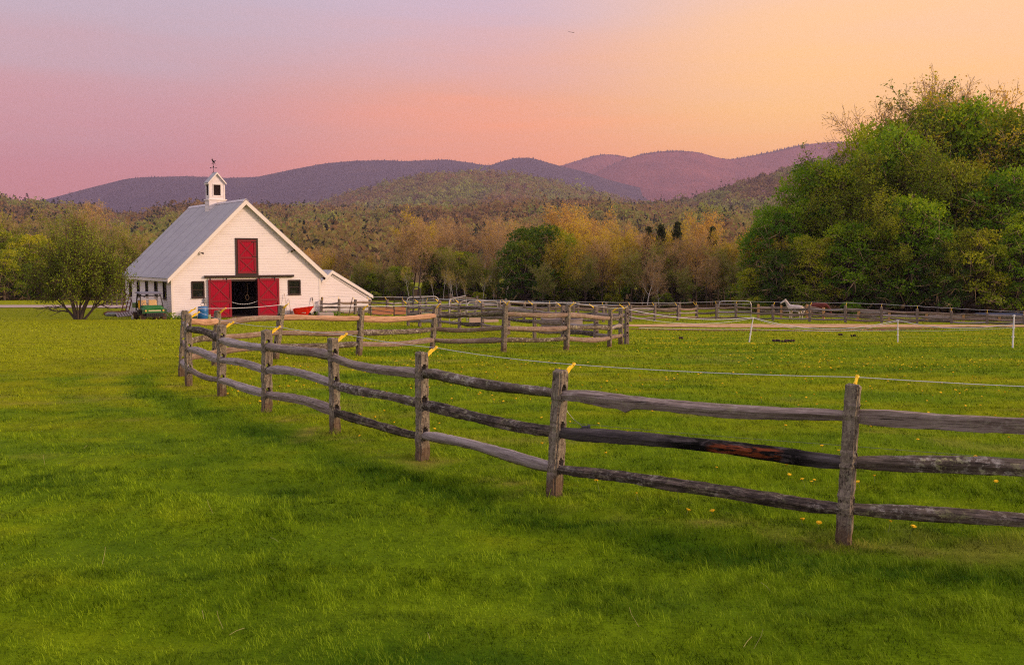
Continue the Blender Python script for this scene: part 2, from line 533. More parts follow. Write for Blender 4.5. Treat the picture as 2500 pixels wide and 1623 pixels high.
d2 = m.noise(m.coord((1.3, 7, 7)), 5, 5, .7)
of = m.math('MULTIPLY', m.math('MULTIPLY', xo, zr), m.ramp(d2, [(.44, 0.), (.54, 1.)]))
c = m.mix(m.math('MULTIPLY', of, .8), c, m.mix(g, (.10, .02, .008), (.42, .10, .03)))
m.color(c); m.bump(g, .8, .012)
R_CHAR = m.m

# posts (object z runs up the post)
def post_mat(name, a, b, lich, rust=True, spk=1.0):
    m = Mat(name, .95, .1)
    co = m.coord((14, 14, 1.1), rand=True)
    g = m.noise(co, 2.4, 7, .72, .5)
    c = m.ramp(g, [(.25, tuple(v * .3 for v in a)), (.42, a), (.62, b), (.82, tuple(v * .55 for v in a))])
    co2 = m.coord((1, 1, .8), rand=True)
    l = m.noise(co2, 38, 6, .8)
    c = m.mix(m.math('MULTIPLY', m.ramp(l, [(.50, 0.), (.60, 1.)]), lich * spk), c, (.37, .32, .22))
    c = m.mix(m.ramp(m.noise(co2, 30, 5, .8), [(.38, .9 * spk), (.47, 0.)]), c, (.03, .022, .018))
    l3 = m.noise(co2, 7, 3)
    c = m.mix(m.math('MULTIPLY', m.ramp(l3, [(.60, 0.), (.66, 1.)]), .5 * lich), c, (.30, .31, .20))
    if rust:
        sx = m.new('ShaderNodeSeparateXYZ'); t_ = m.new('ShaderNodeTexCoord'); m.L(t_.outputs['Object'], sx.inputs[0])
        zz = m.math('ADD', sx.outputs['Z'], m.math('MULTIPLY', m.math('SUBTRACT', l3, .5), .45))
        rr = m.ramp(zz, [(.10, 1.), (.26, 0.)])
        c = m.mix(m.math('MULTIPLY', rr, .65), c, m.mix(g, (.04, .02, .012), (.17, .095, .045)))
    m.color(c); m.bump(m.math('ADD', g, m.math('MULTIPLY', l, .5)), .9, .012)
    return m.m
P_GREY = post_mat('lichen_post_wood', (.145, .115, .09), (.27, .225, .175), .7)
P_FAR = post_mat('grey_post_wood', (.15, .12, .105), (.26, .20, .17), .35, False, .5)
P_ORANGE = simple('new_post_wood', (.42, .235, .10), .9)
M_YEL = simple('yellow_plastic', (.90, .58, .01), .4, 0, .5, .06)
M_WIRE = simple('pale_rope', (.62, .62, .66), .5, 0, .5, .05)
M_WIRE2 = simple('thin_steel_wire', (.22, .22, .22), .4, .6)
M_BLACKP = simple('black_plastic', (.012, .012, .013), .4)

# ------------------------------------------------------------------ ground
def axis(spec):
    out = []
    for a, b, st in spec: out += list(np.arange(a, b, st))
    return np.array(out + [spec[-1][1]])
gx = axis([(-9000, -1000, 2000), (-1000, -260, 120), (-260, -90, 12), (-90, -34, 2.5), (-34, -12, .8), (-12, 14, .25), (14, 34, .8), (34, 90, 2.5), (90, 260, 12), (260, 1000, 120), (1000, 9000, 2000)])
gy = axis([(-400, -20, 40), (-20, 3, 2), (3, 34, .25), (34, 80, .6), (80, 130, 2), (130, 320, 10), (320, 1000, 100), (1000, 12000, 1000)])
GX, GY = np.meshgrid(gx, gy)
GZ = T(GX, GY)
V = np.stack([GX, GY, GZ], -1).reshape(-1, 3)
ny, nx = GX.shape
idx = np.arange(ny * nx).reshape(ny, nx)
quads = np.stack([idx[:-1, :-1], idx[:-1, 1:], idx[1:, 1:], idx[1:, :-1]], -1).reshape(-1, 4)
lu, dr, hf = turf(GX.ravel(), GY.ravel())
ground = np_mesh('ground', V, [quads], M_TURF, None, {'lush_shade': lu, 'dry': dr}, True)
tag(ground, kind='structure')

def sheet(name, outline_fn, u_n, v_n, mat, lift=.02):
    """ribbon on the ground: outline_fn(u, v) -> x, y"""
    U, Vv = np.meshgrid(np.linspace(0, 1, u_n), np.linspace(0, 1, v_n))
    x, y = outline_fn(U, Vv)
    # follow the ground grid's own surface closely
    z = T(x, y) + lift
    idx = np.arange(u_n * v_n).reshape(v_n, u_n)
    q = np.stack([idx[:-1, :-1], idx[:-1, 1:], idx[1:, 1:], idx[1:, :-1]], -1).reshape(-1, 4)
    o = np_mesh(name, np.stack([x, y, z], -1), [q], mat, None, None, True)
    return tag(o, kind='structure')

def ground_y(py, x_side):
    """depth at which the ground sits on image row py"""
    ys = np.linspace(20, 200, 3000)
    z = T0(np.full_like(ys, x_side), ys)
    pyy = CY - F * ((z - H) * cos(PITCH) + ys * sin(PITCH)) / (ys * cos(PITCH) - (z - H) * sin(PITCH))
    i = np.argmax(pyy < py)
    return float(ys[i])

m = Mat('sawdust', .95, .05)
n1 = m.noise(m.pos((1, .6, 1)), 3, 6, .7)
m.color(m.ramp(n1, [(.3, (.22, .12, .06)), (.5, (.50, .31, .17)), (.7, (.62, .41, .24))]))
M_SAW = m.m
m = Mat('bare_soil', .95, .05)
n1 = m.noise(m.pos((1, .6, 1)), 2.2, 6, .7)
m.color(m.ramp(n1, [(.35, (.10, .045, .025)), (.55, (.19, .095, .055)), (.75, (.12, .13, .03))]))
M_SOIL = m.m
m = Mat('gravel', .95, .05)
n1 = m.noise(m.pos((1, .8, 1)), 4, 6, .7)
m.color(m.ramp(n1, [(.3, (.30, .22, .20)), (.7, (.48, .37, .34))]))
M_GRAV = m.m

def saw_fn(u, v):
    x = 6.5 + u * 30
    far_y = np.interp(x, [6, 12, 22, 30, 37], [67.5, 70, 69.5, 68, 66])
    near_y = np.interp(x, [6, 12, 22, 30, 37], [65.5, 63.5, 62.5, 63.5, 65])
    y = near_y + (far_y - near_y) * v + (fbm(x / 1.2, v * 2, 61, 3) - .5) * 1.2
    return x, y
sheet('sawdust_path', saw_fn, 240, 12, M_SAW, .03)
def soil_fn(u, v):
    x = 7 + u * 21
    c = np.interp(x, [7, 12, 18, 24, 28], [60.5, 58.5, 58, 60.5, 62])
    w = np.interp(x, [7, 10, 18, 24, 28], [.3, 1.3, 2.0, 1.2, .3])
    return x, c + (v - .5) * 2 * w + (fbm(x / 1.5, v * 2, 63, 3) - .5) * 1.0
sheet('dirt_path', soil_fn, 240, 10, M_SOIL, .02)
def drive_fn(u, v):
    x = -75 + u * 54
    y = 85.5 + v * 6 - (x + 40) * .04 + (fbm(x / 3, v * 2, 65, 2) - .5) * .8
    return x, y
sheet('driveway', drive_fn, 120, 8, M_GRAV, .04)

m = Mat('leaf_litter', 1, .0)
n1 = m.noise(m.pos((1, 1, 1)), .8, 6, .7)
m.color(m.ramp(n1, [(.3, (.03, .022, .010)), (.6, (.075, .05, .022)), (.8, (.06, .07, .012))]))
def litter_fn(u, v):
    x = -190 + u * 420
    y0 = np.interp(x, [-190, -60, -20, 20, 34, 200], [126, 124, 118, 113, 90, 86]) + (fbm(x / 4, 0 * x, 67, 3) - .5) * 4
    return x, y0 + (330 - y0) * v ** 1.5
sheet('forest_floor', litter_fn, 260, 50, m.m, .05)

# ------------------------------------------------------------------ hills
def ridge_fn(pts):
    xs = np.array([p[0] * 1.0504 for p in pts]); ys = np.array([p[1] * 1.0504 for p in pts])
    return lambda px: np.interp(px, xs, ys)

def pix_to_dir(px): return (px - CX) / F

def make_hill(name, pts, Dc, D0, zb, mat, na=320, nr=40, rough=.02, px0=-1600, px1=4200, drop=0, p=1.3, seed=1, wave=60):
    sk = ridge_fn(pts)
    px = np.linspace(px0, px1, na)
    a = pix_to_dir(px)
    hz = np.array([at(q, sk(q) + drop, 1.0).z - H for q in px])     # slope of skyline per metre
    def fn(A, t):
        """t 0 base .. 1 crest .. >1 beyond"""
        PX = A * F + CX
        s = np.interp(PX, px, hz)
        dc = Dc(PX) if callable(Dc) else Dc
        Y = D0 + (dc - D0) * t
        crest = s * dc + H
        prof = np.where(t <= 1, np.clip(t, 0, 1) ** p, np.clip(1 - (t - 1) * 1.2, 0, 1))
        n = (fbm(A * dc / wave + 50, Y / wave, seed, 4) - .5)
        z = zb + (crest - zb) * prof + n * rough * dc * .1 * np.sin(np.clip(t, 0, 1) * pi) ** .7
        return A * Y, Y, z
    t = np.concatenate([np.linspace(0, 1, nr), np.linspace(1.03, 1.5, 6)])
    A, TT = np.meshgrid(a, t)
    X, Y, Z = fn(A, TT)
    idx = np.arange(X.size).reshape(X.shape)
    q = np.stack([idx[:-1, :-1], idx[:-1, 1:], idx[1:, 1:], idx[1:, :-1]], -1).reshape(-1, 4)
    o = np_mesh(name, np.stack([X, Y, Z], -1), [q], mat, None, None, True)
    tag(o, kind='structure')
    return fn

def hill_mat(name, stops, scale, bump=0):
    m = Mat(name, 1, .0)
    n = m.noise(m.pos((1, 1, 1)), scale, 6, .7)
    m.color(m.ramp(n, stops)); 
    if bump: m.bump(m.noise(m.pos(), scale * 3, 4, .7), 1, bump)
    return m.m
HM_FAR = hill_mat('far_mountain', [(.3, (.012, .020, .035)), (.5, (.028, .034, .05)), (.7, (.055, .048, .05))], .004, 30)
HM_FAR2 = hill_mat('rosy_mountain', [(.3, (.16, .045, .045)), (.5, (.24, .07, .06)), (.7, (.30, .09, .07))], .004, 30)  # sunset glow put into the base colour of the right-hand ridges
HM_MID = hill_mat('mid_hill', [(.3, (.05, .045, .02)), (.5, (.10, .075, .035)), (.7, (.12, .11, .035))], .012, 8)
HM_NEAR = hill_mat('near_hill', [(.3, (.10, .07, .03)), (.7, (.16, .11, .05))], .05)
M_MEADOW = hill_mat('meadow', [(.3, (.10, .16, .02)), (.7, (.15, .20, .03))], .05)

far1 = [(-1500, 520), (-400, 520), (60, 475), (130, 460), (200, 441), (300, 416), (340, 412), (440, 410), (530, 414), (600, 412), (700, 391), (760, 380), (830, 374), (900, 373), (940, 375), (990, 373),
        (1040, 371), (1090, 378), (1135, 386), (1165, 376), (1200, 367), (1235, 367), (1265, 376), (1300, 386), (1360, 400), (1420, 420), (1500, 440), (1700, 470), (1900, 480), (4000, 480)]
far2 = [(-1500, 520), (1100, 460), (1250, 410), (1300, 386), (1340, 374), (1380, 362), (1400, 359), (1430, 360), (1460, 366), (1500, 380), (1560, 400), (1700, 420), (4000, 460)]
far3 = [(-1500, 520), (1300, 440), (1400, 392), (1450, 370), (1490, 358), (1530, 352), (1570, 350), (1620, 354), (1660, 366), (1690, 371), (1740, 363), (1800, 350), (1850, 338), (1900, 332), (1960, 329), (2050, 330), (2200, 345), (2500, 380), (4000, 420)]
mid1 = [(-1500, 600), (600, 500), (700, 486), (770, 470), (820, 452), (900, 428), (960, 416), (1010, 409), (1060, 405), (1110, 404), (1160, 404), (1200, 408), (1260, 420), (1340, 442), (1420, 462), (1520, 484), (1700, 520), (4000, 600)]
mid2 = [(-1500, 600), (1350, 500), (1450, 486), (1520, 476), (1600, 468), (1650, 452), (1700, 436), (1750, 420), (1800, 404), (1850, 390), (1900, 376), (2000, 350), (2200, 325), (2500, 320), (4000, 400)]
near1 = [(-1600, 400), (-600, 420), (0, 455), (60, 468), (110, 470), (150, 472), (230, 478), (290, 500), (330, 496), (370, 484), (440, 476), (520, 478), (600, 478), (700, 482), (800, 486), (900, 490), (1000, 484), (1100, 478),
         (1200, 480), (1300, 468), (1350, 464), (1450, 474), (1520, 482), (1600, 480), (1680, 484), (1750, 492), (1800, 500), (2000, 500), (4000, 440)]
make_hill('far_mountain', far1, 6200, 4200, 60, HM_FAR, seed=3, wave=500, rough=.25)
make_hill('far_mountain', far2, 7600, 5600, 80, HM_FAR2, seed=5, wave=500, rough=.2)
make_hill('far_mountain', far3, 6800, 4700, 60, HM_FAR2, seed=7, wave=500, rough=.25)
mid1_f = make_hill('mid_hill', mid1, 3000, 1700, 20, HM_MID, seed=9, wave=200, rough=.12, drop=3)
mid2_f = make_hill('mid_hill', mid2, 2100, 1150, 0, HM_MID, seed=11, wave=160, rough=.12, drop=5)
near_f = make_hill('near_hill', near1, lambda p_: 1500 + 0 * p_, 420, -8, HM_NEAR, seed=13, wave=150, rough=.30, drop=22, p=1.25)

# --- canopy clumps scattered over a hill (one far-off wood per hill)
def canopy(name, fn, n, px0, px1, t0, t1, size, leaf, nleaf, mat, conifer=.12, seed=1, crest_bias=0, clear=None):
    r = np.random.default_rng(seed)
    A = pix_to_dir(r.uniform(px0, px1, n)); t = t0 + (t1 - t0) * r.random(n) ** .8
    if crest_bias: t = np.where(r.random(n) < crest_bias, r.uniform(.97, 1.0, n), t)
    X, Y, Z = fn(A, t)
    if clear is not None:
        k = clear(A * F + CX, t); X, Y, Z, A, t = X[k], Y[k], Z[k], A[k], t[k]; n = len(X)
    patch = fbm(X / (size * 7), Y / (size * 12), seed + 3, 3)
    con = (r.random(n) < conifer * np.clip((patch - .35) * 6, 0, 2.5)) | ((t > .95) & (r.random(n) < conifer * 2.8))
    sz = size * np.exp(r.normal(0, .28, n))
    tone = np.clip(r.normal(.5, .12, n) + (patch - .5) * 1.0, .14, 1)
    tone = np.where(con, r.uniform(0, .06, n), tone)
    # leaf faces
    N = n * nleaf
    ci = np.repeat(np.arange(n), nleaf)
    u = r.uniform(-.25, 1, N); ph = r.uniform(0, 2 * pi, N)
    rr = np.sqrt(np.clip(1 - np.clip(u, 0, 1) ** 2, 0, 1)) * r.uniform(.75, 1.05, N)
    cx = rr * np.cos(ph); cy = rr * np.sin(ph); cz = u * .95 + .35
    # conifers: a cone
    hcone = r.random(N) ** 1.3
    kk = con[ci]
    cx = np.where(kk, (1.05 - hcone) * .62 * np.cos(ph), cx); cy = np.where(kk, (1.05 - hcone) * .62 * np.sin(ph), cy); cz = np.where(kk, hcone * 1.75, cz)
    s = sz[ci] * .5
    C = np.stack([X[ci] + cx * s, Y[ci] + cy * s, Z[ci] + cz * s * 1.25], -1)
    d1 = r.normal(size=(N, 3)); d1 /= np.linalg.norm(d1, axis=1)[:, None]
    d2 = np.cross(d1, r.normal(size=(N, 3))); d2 /= np.linalg.norm(d2, axis=1)[:, None]
    ls = (leaf * r.uniform(.6, 1.3, N) * np.where(kk, .6, 1))[:, None]
    Vv = np.stack([C + d1 * ls, C + d2 * ls, C - d1 * ls, C - d2 * ls * .8], 1).reshape(-1, 3)
    q = np.arange(N * 4).reshape(N, 4)
    tn = np.repeat(np.clip(tone[ci] + r.normal(0, .05, N), 0, 1), 4)
    o = np_mesh(name, Vv, [q], mat, None, {'tone': tn})
    return o
CAN = leaf_mat('hill_canopy', [(.0, (.030, .042, .018)), (.09, (.05, .065, .022)), (.14, (.18, .12, .05)), (.32, (.34, .20, .075)), (.45, (.32, .24, .07)), (.6, (.31, .29, .06)), (.78, (.28, .34, .055)), (1, (.44, .46, .08))], .45, .9)
meadow_clear = lambda px, t: ~((px > 1480) & (px < 1625) & (t > .30) & (t < .44))
o = canopy('hillside_forest', near_f, 15000, -300, 2400, .08, 1.0, 13.5, 1.7, 44, CAN, .10, 21, .05, meadow_clear)
tag(o, 'brown and olive spring woods covering the nearer hillside across the valley', 'woods', kind='stuff')
o = canopy('hillside_forest', mid1_f, 5200, 550, 1750, .30, 1.0, 17, 3.0, 26, CAN, .10, 23, .05)
tag(o, 'hazy woods covering the rounded hill in the middle distance', 'woods', kind='stuff')
o = canopy('hillside_forest', mid2_f, 5200, 1350, 2450, .20, 1.0, 14, 2.3, 30, CAN, .12, 25, .05)
tag(o, 'hazy green woods on the slope rising behind the big trees on the right', 'woods', kind='stuff')
def crest_trees(name, pts, D, px0, px1, n, seed):
    r = np.random.default_rng(seed); sk = ridge_fn(pts)
    V = []; Fq = []
    k = 0
    for i in range(n):
        px = r.uniform(px0, px1); p = at(px, sk(px), D); h = r.uniform(2, 13) * (1 if r.random() < .85 else 1.5); w = h * r.uniform(.25, .6)
        V += [(p.x - w, p.y, p.z - 14), (p.x + w, p.y, p.z - 14), (p.x, p.y + w, p.z - 14), (p.x + r.uniform(-2, 2), p.y, p.z + h * .6)]
        Fq += [(k, k + 1, k + 3), (k + 1, k + 2, k + 3), (k + 2, k, k + 3)]; k += 4
    return np_mesh(name, V, [np.array(Fq)], HM_FAR)
for pts, D, a, b, n in ((far1, 6180, 60, 1380, 900), (far2, 7580, 1350, 1560, 130), (far3, 6780, 1480, 2150, 420)):
    o = crest_trees('ridge_forest', pts, D, a, b, n, 31 + n)
tag(bpy.data.objects['ridge_forest'], 'fringe of distant trees along the long left mountain crest', 'woods', kind='stuff')
tag(bpy.data.objects['ridge_forest.001'], 'fringe of distant trees on the farthest small peak', 'woods', kind='stuff')
tag(bpy.data.objects['ridge_forest.002'], 'fringe of distant trees along the right mountain crest', 'woods', kind='stuff')
# hill meadow
A, TT = np.meshgrid(pix_to_dir(np.linspace(1490, 1615, 14)), np.linspace(.31, .43, 8))
X, Y, Z = near_f(A, TT)
idx = np.arange(X.size).reshape(X.shape)
tag(np_mesh('meadow', np.stack([X, Y, Z + .6], -1), [np.stack([idx[:-1, :-1], idx[:-1, 1:], idx[1:, 1:], idx[1:, :-1]], -1).reshape(-1, 4)], M_MEADOW), kind='structure')

# ------------------------------------------------------------------ tree builders
def tubes_np(segs, sides):
    """segs: array (N,8): p0(3) p1(3) r0 r1"""
    s = np.asarray(segs, float)
    if len(s) == 0: return np.zeros((0, 3)), np.zeros((0, 4), int)
    p0, p1, r0, r1 = s[:, :3], s[:, 3:6], s[:, 6], s[:, 7]
    d = p1 - p0; d /= np.maximum(np.linalg.norm(d, axis=1), 1e-6)[:, None]
    ref = np.where(np.abs(d[:, 2:3]) < .9, np.array([[0, 0, 1.]]), np.array([[1., 0, 0]]))
    u = np.cross(d, ref); u /= np.linalg.norm(u, axis=1)[:, None]
    w = np.cross(d, u)
    V = []
    for p, r in ((p0, r0), (p1, r1)):
        for k in range(sides):
            t = 2 * pi * k / sides
            V.append(p + (u * cos(t) + w * sin(t)) * r[:, None])
    V = np.stack(V, 1).reshape(-1, 3)
    n = len(s); base = (np.arange(n) * sides * 2)[:, None]
    q = np.concatenate([base + np.array([[k, (k + 1) % sides, sides + (k + 1) % sides, sides + k]]) for k in range(sides)])
    return V, q

def merge(parts):
    V = []; Q = []; n = 0
    for v, q in parts:
        V.append(v); Q.append(q + n); n += len(v)
    return np.concatenate(V), np.concatenate(Q)

def leaves_np(C, size, r, out=None, tone=None):
    N = len(C)
    d1 = r.normal(size=(N, 3))
    if out is not None: d1 = d1 + out * .3
    d1 /= np.linalg.norm(d1, axis=1)[:, None]
    d2 = np.cross(d1, r.normal(size=(N, 3))); d2 /= np.linalg.norm(d2, axis=1)[:, None]
    ls = (size * r.uniform(.6, 1.3, N))[:, None]
    V = np.stack([C + d1 * ls, C + d2 * ls * .6, C - d1 * ls, C - d2 * ls * .6], 1).reshape(-1, 3)
    return V, np.arange(N * 4).reshape(N, 4), np.repeat(np.clip(tone, 0, 1), 4)

def grow_tree(seed, cfg):
    """cfg: list of levels: dict(n children, len ratio, angle, up) ; returns segs by level + tips"""
    r = random.Random(seed)
    segs = [[] for _ in range(len(cfg['levels']) + 1)]
    tips = []
    def rv(): return Vector((r.gauss(0, 1), r.gauss(0, 1), r.gauss(0, 1)))
    def branch(p, d, L, rad, lv):
        ns = 6 if lv == 0 else (4 if lv < 3 else 3)
        pts = [p]; rads = [rad]; dirs = [d]
        for i in range(ns):
            d = (d + rv() * cfg['wob'][min(lv, len(cfg['wob']) - 1)] + Vector((0, 0, cfg['up'][min(lv, len(cfg['up']) - 1)]))).normalized()
            p2 = pts[-1] + d * (L / ns)
            r2 = rad * (1 - (i + 1) / ns * cfg.get('taper', .65))
            segs[lv].append((*pts[-1], *p2, rads[-1], r2))
            pts.append(p2); rads.append(r2); dirs.append(d)
        if lv >= len(cfg['levels']):
            for k in range(1, len(pts)): tips.append((*pts[k], lv))
            return
        n, ratio, ang0, ang1, start = cfg['levels'][lv]
        n = max(1, int(n * r.uniform(.8, 1.2) + .5))
        az = r.uniform(0, 6.28)
        for k in range(n):
            f = start + (1 - start) * (k + r.uniform(0, .8)) / n
            f = min(f, .999)
            i = int(f * ns); fr = f * ns - i
            q = pts[i].lerp(pts[i + 1], fr); dd = dirs[i + 1]
            az += 2.4 + r.uniform(-.4, .4)
            perp = dd.orthogonal().normalized(); perp2 = dd.cross(perp)
            side = perp * cos(az) + perp2 * sin(az)
            a = radians(r.uniform(ang0, ang1))
            nd = (dd * cos(a) + side * sin(a)).normalized()
            ll = L * ratio * r.uniform(.75, 1.2) * (1.15 - .45 * f if cfg.get('cone') else 1)
            branch(q, nd, ll, rads[i] * cfg.get('rr', .55), lv + 1)
        if cfg.get('lead', True) and lv > 0:
            branch(pts[-1], dirs[-1], L * ratio, rads[-1], lv + 1)
    for (d0, L0, r0) in cfg['stems']:
        branch(Vector((r.uniform(-.1, .1), r.uniform(-.1, .1), -.3)) * cfg.get('scale', 1), Vector(d0).normalized(), L0, r0, 0)
    return segs, np.array(tips)

BARK = simple('bark', (.10, .075, .06), .95, 0, .1, .4, 3)
BARK_W = simple('birch_bark', (.60, .53, .45), .9, 0, .1, .4, 5)
TWIG = simple('twigs', (.42, .285, .17), .95, 0, .1, .35, 1)
TWIG_G = simple('olive_twigs', (.10, .07, .035), .95, 0, .1, .35, 1)
L_GREEN = leaf_mat('green_leaves', [(0, (.03, .085, .002)), (.3, (.10, .235, .003)), (.65, (.26, .40, .004)), (1, (.54, .54, .010))], .45)
L_DEEP = leaf_mat('deep_green_leaves', [(0, (.015, .045, .002)), (.4, (.05, .115, .003)), (.7, (.12, .19, .004)), (1, (.36, .32, .010))], .3)
L_OLIVE = leaf_mat('olive_leaves', [(0, (.06, .10, .003)), (.45, (.19, .26, .004)), (1, (.50, .46, .012))], .35)
L_YELL = leaf_mat('yellow_spring_leaves', [(0, (.30, .27, .008)), (.5, (.58, .46, .012)), (1, (.85, .58, .02))], .35)
L_RUST = leaf_mat('rust_buds', [(0, (.40, .22, .04)), (.5, (.68, .40, .05)), (1, (.92, .58, .055))], .3)
L_CON = leaf_mat('conifer_needles', [(0, (.020, .034, .010)), (.6, (.06, .075, .018)), (1, (.17, .14, .03))], .25)
L_APPLE = leaf_mat('apple_leaves', [(0, (.08, .12, .004)), (.5, (.20, .27, .008)), (1, (.36, .40, .015))], .3)

def make_tree(name, trunk_segs, trunk_mat, twig_segs, twig_mat, LV, LQ, LT, leafm):
    root = empty(name, (0, 0, 0))
    V, q = merge([tubes_np(s, n) for s, n in trunk_segs if len(s)])
    np_mesh('trunk', V, [q], trunk_mat, root)
    if LV is not None:
        # crown: leaves plus fine twigs share one part
        parts = [(LV, LQ)]
        tones = [LT]
        cr = np_mesh('crown', LV, [LQ], leafm, root, {'tone': LT})
        if twig_segs is not None and len(twig_segs):
            tv, tq = tubes_np(twig_segs, 3)
            np_mesh('twigs', tv, [tq], twig_mat, cr)
    return root

def leafy(name, seed, h, rad, leafm, nl=40, per=330, leaf=.22, base=.18, gaps=.0, top=1.0):
    """broadleaf tree with a lobed crown"""
    r = np.random.default_rng(seed)
    C = []; tone = []; out = []; segs = []; seg2 = []
    ph0 = r.uniform(0, 6)
    for i in range(nl):
        u = (i + .5) / nl
        zc = h * (base + (1 - base) * (u ** .85) * .95)
        e = math.sqrt(max(.02, 1 - ((zc / h - .45) / .60) ** 2)) * rad
        ph = ph0 + i * 2.39996
        k = r.uniform(.45, .95)
        cx, cy = e * k * cos(ph), e * k * sin(ph)
        lr = rad * r.uniform(.26, .42)
        n = int(per * (lr / (rad * .34)) ** 2)
        d = r.normal(size=(n, 3)); d /= np.linalg.norm(d, axis=1)[:, None]
        d[:, 2] = np.where(d[:, 2] < -.35, -d[:, 2], d[:, 2])
        rr = lr * (r.uniform(.55, 1.08, n)) * (1 + .22 * np.sin(d[:, 0] * 7 + i) * np.sin(d[:, 1] * 6 + i * 2))
        c = np.stack([cx + d[:, 0] * rr, cy + d[:, 1] * rr, zc + d[:, 2] * rr * .72], -1)
        C.append(c); out.append(d)
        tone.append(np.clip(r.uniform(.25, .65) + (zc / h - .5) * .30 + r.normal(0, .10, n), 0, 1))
        # limb
        zb = max(h * .12, zc - e * k * .9 - h * .08)
        a = np.array([r.uniform(-.1, .1), r.uniform(-.1, .1), zb]); b = np.array([cx, cy, zc])
        mid = (a + b) / 2 + np.array([0, 0, -.12 * h * .3])
        w0 = .09 * rad * (1 - u * .6) * .6
        segs += [(*a, *mid, w0, w0 * .7), (*mid, *b, w0 * .7, w0 * .35)]
        for _ in range(7):
            e2 = b + r.normal(size=3) * lr * .62
            seg2.append((*b, *e2, w0 * .3, .012))
    C = np.concatenate(C); out = np.concatenate(out); tone = np.concatenate(tone)
    LV, LQ, LT = leaves_np(C, leaf, r, out, tone)
    tr = []
    for i in range(8):
        z0, z1 = h * .85 * i / 8 - .3 * (i == 0), h * .85 * (i + 1) / 8
        f0, f1 = 1 - i / 8.6, 1 - (i + 1) / 8.6
        tr.append((.1 * sin(i), .1 * cos(i), z0, .1 * sin(i + 1), .1 * cos(i + 1), z1, .05 * rad * 1.2 * f0 + .03, .05 * rad * 1.2 * f1 + .03))
    return make_tree(name, [(tr, 8), (segs, 5)], BARK, seg2, TWIG, LV, LQ, LT, leafm)

def twiggy(name, seed, h, spread, barkm, twigm, leafm, leafn, leaf, up=.05, levels=None, ribbon=.022, stems=None, tone0=.5):
    s = spread
    cfg = dict(levels=levels or [(9, .42, 22 * s, 48 * s, .30), (6, .52, 20, 46, .2), (6, .5, 20, 50, .15), (5, .55, 20, 55, .15)],
               wob=[.05, .10, .13, .16, .2], up=[.03, up, up, up * .7, .03], rr=.5, taper=.75,
               stems=stems or [((.02, .02, 1), h * .86, h * .014)])
    segs, tips = grow_tree(seed, cfg)
    r = np.random.default_rng(seed)
    thick = [(segs[0], 7), (segs[1], 5), (segs[2], 4)]
    fine = []
    for k in range(3, len(segs)): fine += segs[k]
    fine = np.array(fine)
    fine[:, 6] = np.maximum(fine[:, 6], ribbon * .8); fine[:, 7] = np.maximum(fine[:, 7], ribbon * .45)
    sel = r.choice(len(tips), min(leafn, len(tips) * 3))
    C = tips[sel, :3] + r.normal(size=(len(sel), 3)) * .16
    zr = C[:, 2] / C[:, 2].max()
    tone = tone0 + (zr - .6) * .5 + r.normal(0, .13, len(sel))
    LV, LQ, LT = leaves_np(C, leaf, r, None, tone)
    return make_tree(name, thick, barkm, fine, twigm, LV, LQ, LT, leafm)

def conifer(name, seed, h, rad, leafm):
    r = np.random.default_rng(seed)
    C = []; segs = []; tone = []
    n = 26
    for i in range(n):
        f = i / n; z = h * (.12 + .86 * f); R = rad * (1 - f) ** .8 * r.uniform(.75, 1.15) + .15
        for k in range(8):
            ph = r.uniform(0, 2 * pi); d = np.array([cos(ph), sin(ph), .15 - .3 * (1 - f)])
            e = np.array([0, 0, z]) + d * R * r.uniform(.7, 1.1)
            segs.append((0, 0, z, *e, .04, .015))
            m_ = 26
            t = r.uniform(.15, 1, m_)[:, None]
            C.append(np.array([0, 0, z]) * (1 - t) + e * t + r.normal(size=(m_, 3)) * .14 * (1 + R * .2)); tone.append(np.clip(t[:, 0] * .6 + r.normal(0, .15, m_), 0, 1))
    LV, LQ, LT = leaves_np(np.concatenate(C), .16, r, None, np.concatenate(tone))
    tr = [(0, 0, -.3, 0, 0, h * .5, .02 * h, .012 * h), (0, 0, h * .5, 0, 0, h, .012 * h, .01)]
    return make_tree(name, [(tr, 7)], BARK, segs, TWIG, LV, LQ, LT, leafm)

PX_PER = F
TREE_N = {}
placed = set()
def put(proto, x, y, scale, rz, label, cat, group, sz=1.0, lean=(0, 0)):
    """first use moves the prototype itself, later uses copy it with its parts"""
    if proto.name not in placed:
        placed.add(proto.name); o = proto; reg(o)
    else:
        o = copy_tree(proto)
    o.location = (x, y, Tz(x, y) - .05)
    o.rotation_euler = (lean[0], lean[1], rz); o.scale = (scale, scale, scale * sz)
    tag(o, label, cat, group)
    return o

exec_trees = True
# prototypes
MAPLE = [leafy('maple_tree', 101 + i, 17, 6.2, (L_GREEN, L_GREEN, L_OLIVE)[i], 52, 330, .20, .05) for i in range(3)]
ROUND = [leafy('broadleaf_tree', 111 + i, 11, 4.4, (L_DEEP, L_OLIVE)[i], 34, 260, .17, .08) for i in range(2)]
SPRING = [twiggy('spring_tree', 121 + i, 12, 1.0, BARK, TWIG, (L_YELL, L_RUST, L_OLIVE)[i], (12000, 9000, 11000)[i], .10, .06) for i in range(3)]
BARE = [twiggy('bare_tree', 131 + i, 13, .9, (BARK, BARK_W)[i], TWIG, L_RUST, 4200, .075, .07) for i in range(2)]
SPRING_G = twiggy('spring_tree', 171, 12, 1.0, BARK, TWIG_G, leaf_mat('fresh_olive_leaves', [(0, (.05, .09, .003)), (.45, (.17, .24, .004)), (1, (.44, .44, .010))], .4), 14000, .11, .06)
